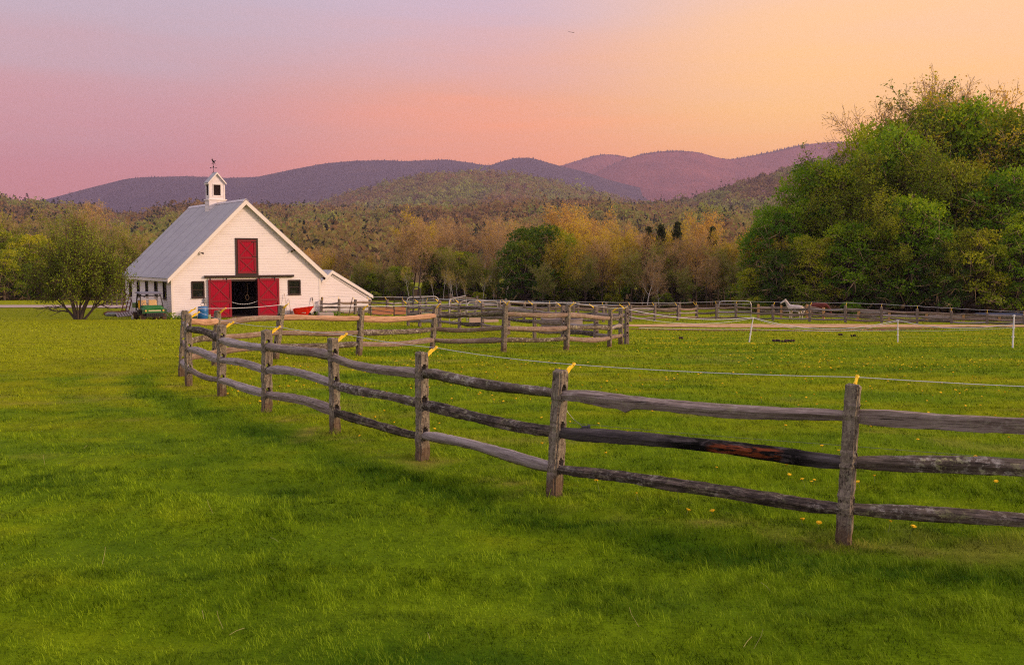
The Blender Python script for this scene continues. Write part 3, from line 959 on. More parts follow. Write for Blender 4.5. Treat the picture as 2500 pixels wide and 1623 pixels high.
BIRCH = twiggy('birch_tree', 141, 10, .8, BARK_W, TWIG, L_YELL, 1500, .07, .08, [(7, .35, 25, 45, .5), (5, .5, 20, 46, .2), (5, .5, 20, 50, .15)])
CONIF = conifer('conifer_tree', 151, 12, 2.0, L_CON)
SHRUB = [leafy('shrub', 161 + i, 3.0, 2.2, (L_OLIVE, L_GREEN)[i], 12, 240, .14, .05) for i in range(2)]

def base_py(D, x):
    z = Tz(x, D)
    return CY - F * ((z - H) * cos(PITCH) + D * sin(PITCH)) / (D * cos(PITCH) - (z - H) * sin(PITCH))
def tree_at(proto, ph, px, top_py, D, label, cat, group, rz=None, sx=1.0, lean=(0, 0)):
    p = at(px, 700, D); x = p.x; zt = at(px, top_py, D).z
    hh = zt - Tz(x, D)
    if 'spring' in proto.name or 'bare' in proto.name: hh += .6
    sc = hh / ph
    o = put(proto, x, D, sc, random.uniform(0, 6.28) if rz is None else rz, label, cat, group, 1.0, lean)
    o.scale = (sc * sx, sc * sx, sc)
    return o

# heights (measured) of prototypes
def ph(proto):
    mz = 0
    for ch in bpy.data.objects:
        if ch.parent == proto and ch.type == 'MESH':
            a = np.zeros(len(ch.data.vertices) * 3, np.float32); ch.data.vertices.foreach_get('co', a); mz = max(mz, float(np.percentile(a[2::3], 97.0 if ('spring' in proto.name or 'bare' in proto.name) else 99.3)))
    return mz
PH = {p.name: ph(p) for p in MAPLE + ROUND + SPRING + [SPRING_G] + BARE + [BIRCH, CONIF] + SHRUB}
def tr(proto, px, top, D, label, cat, group, **k): return tree_at(proto, PH[proto.name], px, top, D, label, cat, group, **k)

# ---- the big wood on the right  (photo pixels, top row, depth)
GR = 'tall leafy trees of the wood on the right'
right_wood = [
 (1838, 655, 99, 'ROUND', 1, 'low bushy green tree at the left foot of the big wood'),
 (1870, 560, 104, 'MAPLE', 2, 'pale olive tree at the left edge of the big wood'),
 (1905, 610, 97, 'ROUND', 0, 'rounded green tree low behind the white horse'),
 (1935, 490, 103, 'MAPLE', 0, 'dark green tree behind the white horse, left shoulder of the wood'),
 (1985, 555, 96, 'MAPLE', 2, 'olive green tree right above the brown horse'),
 (1988, 378, 104, 'MAPLE', 0, 'full green tree on the left shoulder of the wood, just under the mountain line'),
 (1893, 505, 101, 'MAPLE', 1, 'full green tree low on the left shoulder of the wood'),
 (2345, 262, 107, 'MAPLE', 1, 'full crowned green tree right under the tallest twigs of the wood'),
 (2010, 430, 104, 'MAPLE', 1, 'green tree on the rising left slope of the wood'),
 (2060, 390, 103, 'MAPLE', 2, 'olive tree breaking the mountain skyline'),
 (2085, 520, 95, 'MAPLE', 0, 'dense green tree with billowing crown low in the wood'),
 (2160, 312, 106, 'MAPLE', 0, 'tall green tree whose rounded top stands against the orange sky'),
 (2185, 330, 101, 'MAPLE', 1, 'bright green tree in the upper middle of the wood'),
 (2215, 480, 94, 'MAPLE', 1, 'shaded green tree in the lower middle of the wood'),
 (2240, 290, 107, 'MAPLE', 2, 'tall olive tree just left of the twiggy summit'),
 (2300, 262, 108, 'MAPLE', 0, 'tallest leafy tree under the twiggy summit of the wood'),
 (2335, 400, 98, 'MAPLE', 2, 'olive green tree right of the middle of the wood'),
 (2360, 560, 92, 'ROUND', 1, 'low olive tree at the right foot of the wood'),
 (2400, 300, 104, 'MAPLE', 1, 'tall green tree near the right edge of the photo'),
 (2440, 420, 96, 'MAPLE', 0, 'green tree in front near the right edge of the photo'),
 (2490, 270, 103, 'MAPLE', 2, 'tall olive tree cut by the right edge of the photo'),
 (2500, 520, 92, 'MAPLE', 1, 'dark green tree low at the right edge of the photo'),
 (2290, 600, 91, 'ROUND', 0, 'small dark green tree low behind the far fence'),
 (2150, 620, 93, 'ROUND', 0, 'small green tree low behind the far fence left of a dark hollow'),
 (2570, 330, 99, 'MAPLE', 0, 'green tree mostly beyond the right edge of the photo'),
]
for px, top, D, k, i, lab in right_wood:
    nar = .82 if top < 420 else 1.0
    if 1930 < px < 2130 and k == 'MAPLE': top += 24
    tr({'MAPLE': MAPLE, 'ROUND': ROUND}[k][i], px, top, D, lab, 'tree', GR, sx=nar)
tr(BARE[0], 2345, 215, 109, 'tall sparsely leafed tree poking above the summit of the wood', 'tree', GR, sx=1.1)
tr(BARE[0], 2240, 285, 110, 'sparse twiggy treetop against the sky left of the summit', 'tree', GR, sx=1.2)
tr(SPRING[1], 2455, 265, 108, 'rust tinged twiggy tree at the upper right edge of the wood', 'tree', GR)
for px, top, D, k, lab in [(2075, 375, 104, 2, 'thin olive twiggy tree above the left slope of the wood'), (2130, 350, 99, 2, 'yellowish airy tree on the upper left of the wood'), (2190, 285, 105, 2, 'airy olive treetop left of the middle of the wood'), (2255, 380, 97, 2, 'airy olive tree with visible branches in the middle of the wood'),
        (2295, 240, 106, 0, 'golden leafed twiggy treetop just left of the summit'), (2350, 225, 107, 2, 'airy olive treetop just right of the summit'), (2390, 400, 96, 2, 'airy olive tree at the right of the wood'), (1890, 540, 101, 0, 'yellow green airy tree at the left edge of the wood'),
        (2430, 290, 103, 2, 'pale olive airy tree at the upper right of the wood'), (1960, 470, 102, 2, 'airy olive tree on the left shoulder of the wood'), (2170, 470, 93, 2, 'airy dull olive tree low in the middle of the wood'), (2320, 560, 91, 2, 'airy dull olive tree low at the right of the wood')]:
    tr(SPRING_G if k == 2 else SPRING[k], px, top + 42, D, lab, 'tree', GR, sx=1.1)
for i, (px, top, D) in enumerate([(1850, 722, 97), (2080, 736, 91)]):
    tr(SHRUB[i % 2], px, top, D, 'leafy undergrowth bush at the foot of the big right wood', 'bush', 'undergrowth bushes behind the far right fence', sx=1.3)

# ---- the tree line across the middle
GM = 'trees in the line behind the paddocks'
kinds = {'Y': (SPRING[0], 'yellow leafed spring tree'), 'R': (SPRING[1], 'rust budded tree'), 'O': (SPRING[2], 'thin olive leafed tree'), 'B': (BARE[0], 'bare brown tree'), 'W': (BARE[1], 'bare pale barked tree'),
         'G': (ROUND[0], 'dense green tree'), 'L': (ROUND[1], 'dense olive tree'), 'C': (CONIF, 'dark conifer'), 'I': (BIRCH, 'slim white birch')}
def where(px):
    marks = [(60, 'at the far left edge'), (150, 'left of the apple tree'), (280, 'behind the apple tree'), (330, 'just left of the barn roof'), (640, 'behind the barn'), (760, 'right of the barn gable'), (850, 'above the lean-to roof'), (910, 'at the low end of the lean-to'),
             (990, 'right of the lean-to'), (1050, 'behind the black arch of the round pen'), (1120, 'behind the round pen panels'), (1190, 'left of the dense green tree'), (1250, 'left of the middle of the photo'),
             (1330, 'beside the dense green tree'), (1400, 'under the rust coloured summit'), (1470, 'right of the rust coloured summit'), (1540, 'in front of the hill meadow'), (1600, 'left of the dark conifers'), (1680, 'among the dark conifers'),
             (1750, 'below the distant white church'), (1800, 'behind the metal gate'), (1900, 'at the left edge of the big wood')]
    for m_, s_ in marks:
        if px <= m_: return s_
    return 'behind the far fence'
line = [
 # left of barn
 ('G', -120, 560, 132), ('L', -40, 545, 130), ('O', 20, 545, 134), ('L', 75, 575, 128), ('G', 50, 640, 124), ('O', 120, 560, 133), ('L', 10, 610, 122), ('O', 165, 530, 140), ('B', 215, 515, 142), ('O', 250, 555, 138),
 ('O', 262, 585, 132), ('O', 310, 575, 134), ('O', 345, 600, 134), ('O', 290, 640, 124), ('L', 150, 640, 126), ('B', 330, 600, 140), ('O', 380, 640, 134), ('O', 410, 610, 140),
 # right of barn
 ('R', 640, 560, 142), ('O', 690, 570, 138), ('R', 740, 592, 140), ('B', 770, 588, 146), ('Y', 805, 600, 134), ('B', 842, 582, 134), ('O', 880, 620, 130), ('Y', 900, 612, 138), ('O', 935, 625, 128), ('O', 955, 650, 124), ('L', 975, 650, 126),
 ('B', 985, 572, 132), ('Y', 1005, 545, 136), ('B', 1020, 548, 130), ('W', 1045, 560, 138), ('L', 1070, 605, 134), ('L', 1125, 615, 132), ('O', 1095, 620, 128), ('W', 1165, 560, 140), ('W', 1185, 556, 134), ('B', 1215, 550, 138), ('W', 1235, 560, 130),
 ('Y', 1245, 575, 142), ('O', 1160, 640, 124), ('O', 1210, 650, 123),
 ('G', 1275, 585, 118), ('G', 1305, 552, 121), ('L', 1335, 556, 124), ('Y', 1350, 590, 120), ('O', 1325, 660, 114),
 ('R', 1385, 520, 140), ('R', 1415, 526, 142), ('Y', 1395, 560, 130), ('Y', 1430, 565, 134), ('R', 1455, 560, 138), ('Y', 1480, 582, 132), ('Y', 1510, 575, 136), ('B', 1525, 556, 142), ('B', 1470, 600, 124), ('O', 1430, 640, 120), ('Y', 1500, 620, 124), ('O', 1540, 625, 122),
 ('Y', 1545, 585, 134), ('R', 1565, 592, 132), ('C', 1583, 548, 138), ('B', 1600, 590, 128), ('C', 1612, 542, 140), ('O', 1620, 610, 124), ('C', 1652, 536, 136), ('Y', 1660, 565, 130), ('B', 1640, 600, 124), ('R', 1690, 540, 138), ('B', 1700, 585, 126),
 ('C', 1737, 548, 138), ('Y', 1735, 590, 128), ('O', 1755, 620, 122), ('B', 1770, 610, 126), ('O', 1785, 625, 124), ('Y', 1815, 590, 124), ('O', 1800, 650, 116), ('B', 1725, 640, 118), ('W', 1610, 680, 116), ('O', 1670, 670, 116), ('W', 1580, 640, 117),
 ('O', 1848, 590, 118), ('Y', 1868, 560, 122), ('C', 1768, 588, 145),
]
cnt = {}
for k, px, top, D in line:
    pr, nm = kinds[k]
    key = (nm, where(px)); cnt[key] = cnt.get(key, 0) + 1
ordw = {}
names_ord = ['', 'taller', 'lower', 'farther', 'nearer']
groups = {}
for it in line: groups.setdefault((kinds[it[0]][1], where(it[1])), []).append(it)
for (nm, wh), its in groups.items():
    its.sort(key=lambda t: t[2])
    for j, (k, px, top, D) in enumerate(its):
        if len(its) == 1: lab = f'{nm} {wh}'
        elif len(its) == 2: lab = f"{('taller', 'lower')[j]} {nm} of two {wh}"
        else: lab = f"{('tallest', 'middle', 'lowest', 'fourth', 'fifth')[j]} {nm} of {len(its)} {wh}"
        wide = 1.0 if k in 'GL' else (.75 if k == 'C' else 1.0)
        if 600 < px < 960: top += 30
        if k == 'C' and D > 130 and px < 1760: D = 129; wide = .95
        tr(kinds[k][0], px, top, D, lab, 'tree', GM, sx=wide)
birches = [(870, 700), (1082, 640), (1100, 660), (1108, 650), (1118, 655), (1135, 665), (1178, 660), (1140, 690), (1205, 690), (1060, 660), (1568, 690), (1000, 640)]
for i, (px, top) in enumerate(sorted(birches)):
    tr(BIRCH, px, top, 117 + (i % 4) * 2, 'slim pale birch stem at the front edge of the tree line', 'tree', 'slim birch stems at the wood edge', sx=.8, lean=(random.uniform(-.15, .15), random.uniform(-.22, .22)))
for i in range(14):
    px = -60 + i * 140 + random.uniform(-50, 50)
    if 380 < px < 640: continue
    D = 116 + random.uniform(-4, 4) + (8 if px < 400 else 0)
    tr(SHRUB[0], px, 722 - random.uniform(-12, 12), D + 5, 'thicket bush in the undergrowth below the middle tree line', 'bush', 'undergrowth bushes below the tree line', sx=1.25)

for i in range(60):
    px = -100 + i * 34 + random.uniform(-16, 16)
    if 400 < px < 620: continue
    D = random.uniform(133, 152)
    tr(SHRUB[1] if i % 4 == 0 else SHRUB[0], px, 672 + random.uniform(-22, 26), D, 'shaded thicket bush standing deeper among the trunks of the middle tree line', 'bush', 'thicket bushes deep in the tree line', sx=.9)

# ---- apple tree left of the barn
def apple():
    cfg = dict(levels=[(7, .62, 24, 58, .38), (6, .55, 22, 55, .2), (5, .55, 20, 55, .2), (4, .6, 20, 60, .2)],
               wob=[.10, .14, .17, .2, .22], up=[.03, .04, .04, .05, .05], rr=.6, taper=.6,
               stems=[((-.55, .05, 1), 3.2, .20), ((.50, -.1, 1), 3.2, .20), ((-1.0, .2, 1), 3.0, .11), ((.1, .4, 1), 3.0, .11), ((1.0, -.2, 1), 3.1, .11), ((.2, -.5, 1), 2.9, .09)])
    segs, tips = grow_tree(207, cfg)
    r = np.random.default_rng(9)
    # keep the short trunk heavy
    thick = [([(0, 0, -.4, -.02, 0, .25, .30, .24), (0, 0, -.4, .02, 0, .3, .26, .2)], 9), (segs[0], 7), (segs[1], 6), (segs[2], 5)]
    fine = np.array(segs[3] + segs[4]); fine[:, 6] = np.clip(fine[:, 6], .012, .04); fine[:, 7] = np.clip(fine[:, 7], .008, .03)
    fine = fine[fine[:, 5] > 1.05 + .25 * r.random(len(fine))]
    sel = r.choice(len(tips), 25000)
    C = tips[sel, :3] + r.normal(size=(len(sel), 3)) * .15
    k = C[:, 2] > 1.0 + .35 * r.random(len(C)); C = C[k]
    tone = .42 + (C[:, 2] / 6 - .5) * .35 + r.normal(0, .13, len(C))
    LV, LQ, LT = leaves_np(C, .062, r, None, tone)
    return make_tree('apple_tree', thick, BARK, fine, TWIG_G, LV, LQ, LT, L_APPLE)
ap = apple()
bp = at(189, 782, 65.2)
ap.location = (bp.x, 65.2, Tz(bp.x, 65.2) - .05)
tag(ap, 'wide low apple tree with forked trunk on the lawn left of the barn', 'tree')
# fit crown size: width 7.7 m, height 6.2 m
cr = [c for c in bpy.data.objects if c.parent == ap and c.name.startswith('crown')][0]
aa = np.zeros(len(cr.data.vertices) * 3, np.float32); cr.data.vertices.foreach_get('co', aa); aa = aa.reshape(-1, 3)
w_ = np.percentile(aa[:, 0], 99.5) - np.percentile(aa[:, 0], .5); h_ = np.percentile(aa[:, 2], 99.7)
ap.scale = (7.0 / w_, 6.4 / w_, 6.3 / h_)
ap.location.x = bp.x - (np.percentile(aa[:, 0], 99.5) + np.percentile(aa[:, 0], .5)) / 2 * 7.3 / w_ * .5

# ------------------------------------------------------------------ fences
def post_mesh(hgt, holes, w, dep, seed, top_w=None):
    """split rail post: x along the fence line (holes run through along x), y across... built as a grid with real mortises"""
    r = random.Random(seed)
    ss = [-w / 2, -w / 2 * .72, -.036, -.020, .020, .036, w / 2 * .72, w / 2]
    zs = [-.25, -.02]
    marks = []
    for hz in holes:
        marks += [(hz - .082, 0), (hz - .062, 1), (hz - .02, 2), (hz + .03, 2), (hz + .062, 1), (hz + .082, 0)]
    z = 0.05
    rows = [(-.25, 0), (0.0, 0)]
    allz = sorted(marks)
    cur = 0.06
    for mz, t in allz:
        while cur < mz - .05: rows.append((cur, 0)); cur += .07
        rows.append((mz, t)); cur = mz + .06
    while cur < hgt - .06: rows.append((cur, 0)); cur += .07
    rows += [(hgt - .02, 0), (hgt, 0)]
    Z = [q[0] for q in rows]
    def occ(i, j):   # cell between row i,i+1 and col j,j+1
        zc = (Z[i] + Z[i + 1]) / 2; sc = (ss[j] + ss[j + 1]) / 2
        for hz in holes:
            if abs(zc - hz) < .062 and abs(sc) < .036: return False
            if abs(zc - hz) < .082 and abs(sc) < .02: return False
        return True
    nr, nc = len(Z), len(ss)
    ny_ = 4
    ys = [-dep / 2, -dep / 2 * .7, dep / 2 * .7, dep / 2]
    vid = {}; V = []; Fc = []
    ox = [r.uniform(-.008, .008) for _ in Z]; oy = [r.uniform(-.008, .008) for _ in Z]
    def vert(i, j, k):
        if (i, j, k) not in vid:
            s = ss[j]; y = ys[k]; zz = Z[i]
            edge = (j in (0, nc - 1)) and (k in (0, 3))
            if edge: s *= .80; y *= .80
            taper = 1 - .10 * max(0, (zz - hgt * .6) / hgt)
            fl = 1 + .05 * sin(seed + zz * 3)
            if j in (0, 1, nc - 2, nc - 1): s *= taper * fl
            y *= taper
            if i == nr - 1: s *= .88; y *= .88; zz += r.uniform(-.014, .014) - .012 * abs(j - 3.5) / 3.5
            vid[(i, j, k)] = len(V)
            V.append((y + oy[i] * .5 + r.uniform(-.004, .004), s + ox[i] + r.uniform(-.003, .003), zz))
        return vid[(i, j, k)]
    oc = [[occ(i, j) for j in range(nc - 1)] for i in range(nr - 1)]
    for i in range(nr - 1):
        for j in range(nc - 1):
            if not oc[i][j]: continue
            Fc.append((vert(i, j, 0), vert(i, j + 1, 0), vert(i + 1, j + 1, 0), vert(i + 1, j, 0))[::-1])
            Fc.append((vert(i, j, 3), vert(i, j + 1, 3), vert(i + 1, j + 1, 3), vert(i + 1, j, 3)))
            for k in range(3):
                if j == 0 or not oc[i][j - 1]: Fc.append((vert(i, j, k), vert(i + 1, j, k), vert(i + 1, j, k + 1), vert(i, j, k + 1))[::-1])
                if j == nc - 2 or not oc[i][j + 1]: Fc.append((vert(i, j + 1, k), vert(i + 1, j + 1, k), vert(i + 1, j + 1, k + 1), vert(i, j + 1, k + 1)))
                if i == 0 or not oc[i - 1][j]: Fc.append((vert(i, j, k), vert(i, j + 1, k), vert(i, j + 1, k + 1), vert(i, j, k + 1)))
                if i == nr - 2 or not oc[i + 1][j]: Fc.append((vert(i + 1, j, k), vert(i + 1, j + 1, k), vert(i + 1, j + 1, k + 1), vert(i + 1, j, k + 1))[::-1])
    me = bpy.data.meshes.new('post'); me.from_pydata(V, [], Fc); me.update()
    return me
# in post_mesh the mortises run along local x; local y is across the fence

def add_post(base, top, direc, parent, mat, holes, w, dep, seed, label=None):
    ax = (top - base); h = ax.length; ax.normalize()
    me = post_mesh(h, holes, w, dep, seed)
    me.materials.append(mat)
    o = bpy.data.objects.new('post', me); link(o, parent)
    xd = Vector((direc.x, direc.y, 0)).normalized()
    xd = (xd - ax * xd.dot(ax)).normalized(); yd = ax.cross(xd)
    M = Matrix((xd, yd, ax)).transposed().to_4x4(); M.translation = base
    o.matrix_world = M
    return o

def rail_obj(a, b, parent, mat, seed, hgt=.11, wid=.07, style='split', sag=0.0, bow=0.0, prof=None, ends=.10, top_off=None, bot_off=None, n=22):
    """object x runs from a to b, local z up; profile: list of (height, width)"""
    a = Vector(a); b = Vector(b); d = (b - a); L = d.length; d.normalize()
    r = random.Random(seed)
    up = Vector((0, 0, 1)); y = up.cross(d).normalized(); up = d.cross(y).normalized()
    ph1, ph2, ph3 = (r.uniform(0, 6.28) for _ in range(3))
    # (y, z) ring
    if style == 'round': ring = [(cos(t), sin(t)) for t in [2 * pi * k / 8 + .2 for k in range(8)]]
    elif style == 'split':
        ring = [(-1.0, .35), (-.70, 1.0), (-.2, .98), (.85, .50), (1.0, .10), (.62, -.88), (.1, -1.0), (-.75, -.55)]
        if r.random() < .15: ring = [(-x, z) for x, z in ring][::-1]
    else:
        ring = [(-1, 1), (-.2, 1.02), (.9, .95), (1, .4), (.85, -.5), (.75, -1), (-.1, -1), (-.95, -.92)]
    m_ = len(ring); V = []; Fc = []
    for i in range(n + 1):
        t = i / n
        e = min(t, 1 - t) * L
        k = min(1, .62 + .38 * e / ends) if e < ends else 1
        ka = 1 if e > .35 else .72 + .28 * e / .35
        hh = hgt * k * ka * (1 + .10 * sin(ph1 + t * 5) + .05 * sin(ph2 + t * 13)); ww = wid * k * (1 + .12 * sin(ph3 + t * 4))
        if prof: hh *= float(np.interp(t, [p[0] for p in prof], [p[1] for p in prof]))
        zo = -sag * 4 * t * (1 - t) + .012 * sin(ph2 + t * 6) * min(1, e / .3)
        yo = bow * 4 * t * (1 - t) + .012 * sin(ph1 + t * 7) * min(1, e / .3)
        to = top_off(t) if top_off else 0; bo = bot_off(t) if bot_off else 0
        for q, (yy, zz) in enumerate(ring):
            V.append((t * L, yo + yy * ww / 2 + r.uniform(-.003, .003), zo + zz * hh / 2 + (to if zz > 0 else bo) + r.uniform(-.004, .004)))
    for i in range(n):
        for q in range(m_):
            q2 = (q + 1) % m_
            Fc.append((i * m_ + q, i * m_ + q2, (i + 1) * m_ + q2, (i + 1) * m_ + q))
    Fc.append(tuple(range(m_))[::-1]); Fc.append(tuple(n * m_ + q for q in range(m_)))
    me = bpy.data.meshes.new('rail'); me.from_pydata(V, [], Fc); me.update()
    me.materials.append(mat)
    o = bpy.data.objects.new('rail', me); link(o, parent)
    M = Matrix((d, y, up)).transposed().to_4x4(); M.translation = a
    o.matrix_world = M
    if style == 'round':
        me.polygons.foreach_set('use_smooth', [True] * len(me.polygons))
    return o

def insulator(p, d, parent_post, L=.17, s=1.0):
    """yellow claw that nails to the post and holds the rope at its tip; p foot, d direction"""
    m_ = MB()
    d = Vector(d).normalized(); q = Vector(p)
    e = q + d * L
    m_.bar(q, q + d * L * .45, .030 * s, .034 * s); m_.bar(q + d * L * .42, e, .018 * s, .024 * s)
    m_.bar(q + d * L * .30 + Vector((0, 0, .012)), q + d * L * .62 + Vector((0, 0, .014)), .012 * s, .03 * s)
    m_.tube([e - d * .012, e + d * .018], .017 * s, 6)
    m_.bar(e + Vector((0, 0, -.012)), e + Vector((0, 0, .022)), .02 * s, .02 * s)
    o = m_.build('insulator', M_YEL, None)
    o.parent = parent_post
    o.matrix_parent_inverse = parent_post.matrix_world.inverted()
    return e

def wire(pts, parent, rad, mat, name='rope', sag=.0):
    full = []
    for a, b in zip(pts[:-1], pts[1:]):
        a = Vector(a); b = Vector(b)
        for k in range(6):
            t = k / 6; full.append(a.lerp(b, t) - Vector((0, 0, sag * 4 * t * (1 - t))))
    full.append(Vector(pts[-1]))
    return MB().tube(full, rad, 5).build(name, mat, parent)

def fence_run(name, posts, label, cat, holesf, rails_cfg, pmat, group=None, w=.135, dep=.13, seed=0, ins=None, wire_r=.004, wiremat=None,
              detail=True, wirep=None, closed_ends=(True, True), hside=1, n=22, lift=.0, ins_len=.17, hgt_sc=1.0):
    root = empty(name, posts[0][0]); tag(root, label, cat, group)
    rootinv = root.matrix_world.inverted() if False else Matrix.Translation(-posts[0][0])
    N = len(posts); tips = []; holes_w = []
    objs = []
    for i, (b, t) in enumerate(posts):
        a0 = posts[max(i - 1, 0)][0]; a1 = posts[min(i + 1, N - 1)][0]
        d = (a1 - a0); d.z = 0
        if i == 0: d = posts[1][0] - b
        ax = t - b; h = ax.length
        hs = [f * h for f in holesf]
        o = add_post(b, t, d, None, pmat, hs, w * (1 + .1 * sin(seed + i * 2.1)), dep, seed * 31 + i)
        o.parent = root; o.matrix_parent_inverse = rootinv
        objs.append(o)
        holes_w.append([b + ax * f for f in holesf])
        if ins:
            nrm = Vector((d.y, -d.x, 0)).normalized() * hside
            up_, out_ = ins
            foot = b + ax * (1 - .05 / h) + nrm * (dep * .5)
            bpy.context.view_layer.update()
            tips.append(insulator(foot, nrm * out_ + Vector((0, 0, up_)), o, ins_len))
    for i in range(N - 1):
        for k in range(len(holesf)):
            A = holes_w[i][k]; B = holes_w[i + 1][k]
            d = (B - A).normalized()
            side = Vector((-d.y, d.x, 0)) * (.012 if i % 2 else -.012)
            cfg = rails_cfg(i, k)
            cfg = dict(cfg)
            mat = cfg.pop('mat'); lab = cfg.pop('label', None)
            o = rail_obj(A - d * .07 + side + Vector((0, 0, -.03)), B + d * .07 + side + Vector((0, 0, -.03)), None, mat, seed * 97 + i * 7 + k, n=n, **cfg)
            o.parent = root; o.matrix_parent_inverse = rootinv
            if lab: o['label'] = lab
    if tips and wire_r:
        pts = tips
        if wirep: pts = wirep(tips)
        ww = wire(pts, None, wire_r, wiremat or M_WIRE, sag=.02)
        ww.parent = root; ww.matrix_parent_inverse = rootinv
    return root, holes_w, tips, objs

rr_ = random.Random(5)
MATS = [R_GREY, R_PALE, R_DARK, R_LICH, R_GREY]
# near run, from the post beyond the right edge round to the corner
near_posts = [P0] + P_POS + [Q_POS[0]]
notch = lambda t: -.05 * exp(-((t - .285) / .018) ** 2) * (1 if t < .285 else .2) - .028 * exp(-((t - .22) / .08) ** 2) + (-.02 * exp(-((t - .7) / .18) ** 2))
def near_cfg(i, k):
    # i 0: P0-P1, 1: P1-P2 ...
    sp = {
        (0, 2): dict(mat=R_GREY, hgt=.125, wid=.06, style='plank', label='smooth grey plank rail at the right edge'),
        (0, 1): dict(mat=R_LICH, hgt=.125, wid=.10, style='split', sag=-.03, label='rail crusted with grey and yellow lichen'),
        (0, 0): dict(mat=R_LICH, hgt=.105, wid=.09, style='split'),
        (1, 2): dict(mat=R_GREY, hgt=.105, wid=.10, style='split', sag=.015, bot_off=lambda t: notch(1 - t), label='grey rail with a bitten notch in its lower edge'),
        (1, 1): dict(mat=R_CHAR, hgt=.125, wid=.10, style='split', sag=-.01, label='blackened rail with a bright rusty red scar'),
        (1, 0): dict(mat=R_DARK, hgt=.105, wid=.10, style='split', sag=.0, bot_off=lambda t: -.025 * exp(-((t - .55) / .12) ** 2)),
        (2, 2): dict(mat=R_LICH, hgt=.115, wid=.10, style='round'),
        (2, 1): dict(mat=R_DARK, hgt=.125, wid=.09, style='split', sag=.03),
        (2, 0): dict(mat=R_PALE, hgt=.125, wid=.10, style='round', sag=-.02, label='pale barkless round rail'),
        (3, 2): dict(mat=R_GREY, hgt=.115, wid=.09, style='split', sag=.05),
        (3, 1): dict(mat=R_LICH, hgt=.11, wid=.09, style='split', sag=.0),
        (3, 0): dict(mat=R_DARK, hgt=.12, wid=.09, style='split', sag=.02),
        (4, 2): dict(mat=R_GREY, hgt=.14, wid=.12, style='round', sag=-.01),
        (4, 1): dict(mat=R_PALE, hgt=.12, wid=.10, style='split', sag=-.05),
        (4, 0): dict(mat=R_GREY, hgt=.13, wid=.10, style='split', sag=-.03),
        (5, 2): dict(mat=R_PALE, hgt=.12, wid=.12, style='split', sag=.05),
        (5, 1): dict(mat=R_PALE, hgt=.11, wid=.10, style='split', sag=-.02),
        (5, 0): dict(mat=R_PALE, hgt=.12, wid=.11, style='split', sag=.0),
        (6, 2): dict(mat=R_DARK, hgt=.14, wid=.12, style='round', sag=-.02),
        (6, 1): dict(mat=R_PALE, hgt=.13, wid=.10, style='split', sag=.0),
        (6, 0): dict(mat=R_GREY, hgt=.12, wid=.10, style='split', sag=.03),
        (7, 2): dict(mat=R_PALE, hgt=.12, wid=.08, style='split'),
        (7, 1): dict(mat=R_GREY, hgt=.12, wid=.08, style='split'),
        (7, 0): dict(mat=R_PALE, hgt=.13, wid=.09, style='split'),
    }
    return sp[(i, k)]
run1, h1, tips1, posts1 = fence_run('split_rail_fence', near_posts, 'nearest split rail fence curving from the right foreground to the corner left of the paddock', 'fence',
    (.245, .535, .825), near_cfg, P_GREY, 'wooden split rail fences', w=.14, dep=.12, seed=3, ins=(.6, 1), wire_r=.0032, hside=1, n=40)

def warm_cfg(i, k):
    st = ('split', 'round')[(i + k) % 2]
    if i == 0: return dict(mat=R_WARM, hgt=.14, wid=.10, style='split', sag=-.02)
    if i == 1 and k == 2: return dict(mat=R_FRESH, hgt=.15, wid=.12, style='split', sag=.0, label='tan freshly split top rail')
    if i == 2 and k == 2: return dict(mat=R_FRESH, hgt=.17, wid=.12, style='split', sag=.05)
    if i == 6 and k == 1: return dict(mat=R_PALE, hgt=.13, wid=.1, style='split', sag=-.03)
    return dict(mat=(R_WARM, R_WARM, R_LICH)[(i * 2 + k) % 3], hgt=.14 + .02 * ((i + k) % 2), wid=.11, style=st, sag=rr_.uniform(-.02, .06))
run2, h2, tips2, posts2 = fence_run('split_rail_fence', Q_POS[1:] , 'second split rail fence with warm brown rails crossing the lawn in front of the barn', 'fence',
    (.27, .52, .80), warm_cfg, P_GREY, 'wooden split rail fences', w=.15, dep=.14, seed=11, ins=(.6, 1), wire_r=.006, hside=1, n=24, ins_len=.2)
# rails joining the corner post and the second run
for k in range(3):
    A = h1[-1][k]; B = h2[0][k]; d = (B - A).normalized()
    o = rail_obj(A - d * .06, B + d * .06, None, (R_WARM, R_LICH, R_FRESH)[k], 500 + k, .14, .10, 'split', n=20)
    o.parent = run2; o.matrix_parent_inverse = Matrix.Translation(-Q_POS[1][0])
w_ = wire([tips1[-1], tips2[0]], None, .005, M_WIRE); w_.parent = run2; w_.matrix_parent_inverse = Matrix.Translation(-Q_POS[1][0])

R_POS = [postpos(t) for t in RR] + [(Q_POS[-1][0] + Vector((.25, .35, 0)), Q_POS[-1][1] + Vector((.25, .35, 0)))]
def grey_cfg(i, k):
    return dict(mat=(R_GREY, R_PALE, R_GREY, R_DARK)[(i + k * 2) % 4], hgt=.15 + .05 * ((i + k) % 2), wid=.13, style=('round', 'split')[(i + k) % 2], sag=rr_.uniform(-.03, .09))
run3, h3, tips3, posts3 = fence_run('split_rail_fence', R_POS, 'silver grey split rail fence running back behind the second fence towards the round pen', 'fence',
    (.27, .52, .80), grey_cfg, P_FAR, 'wooden split rail fences', w=.16, dep=.15, seed=17, ins=(.6, .8), wire_r=.007, hside=1, n=14, ins_len=.26)
def far_cfg(i, k):
    return dict(mat=(R_WARM, R_LICH, R_GREY, R_WARM, R_PALE)[(i * 3 + k) % 5], hgt=.13 + .05 * rr_.random(), wid=.13, style=('round', 'split')[(i + k) % 2], sag=rr_.uniform(-.05, .13))
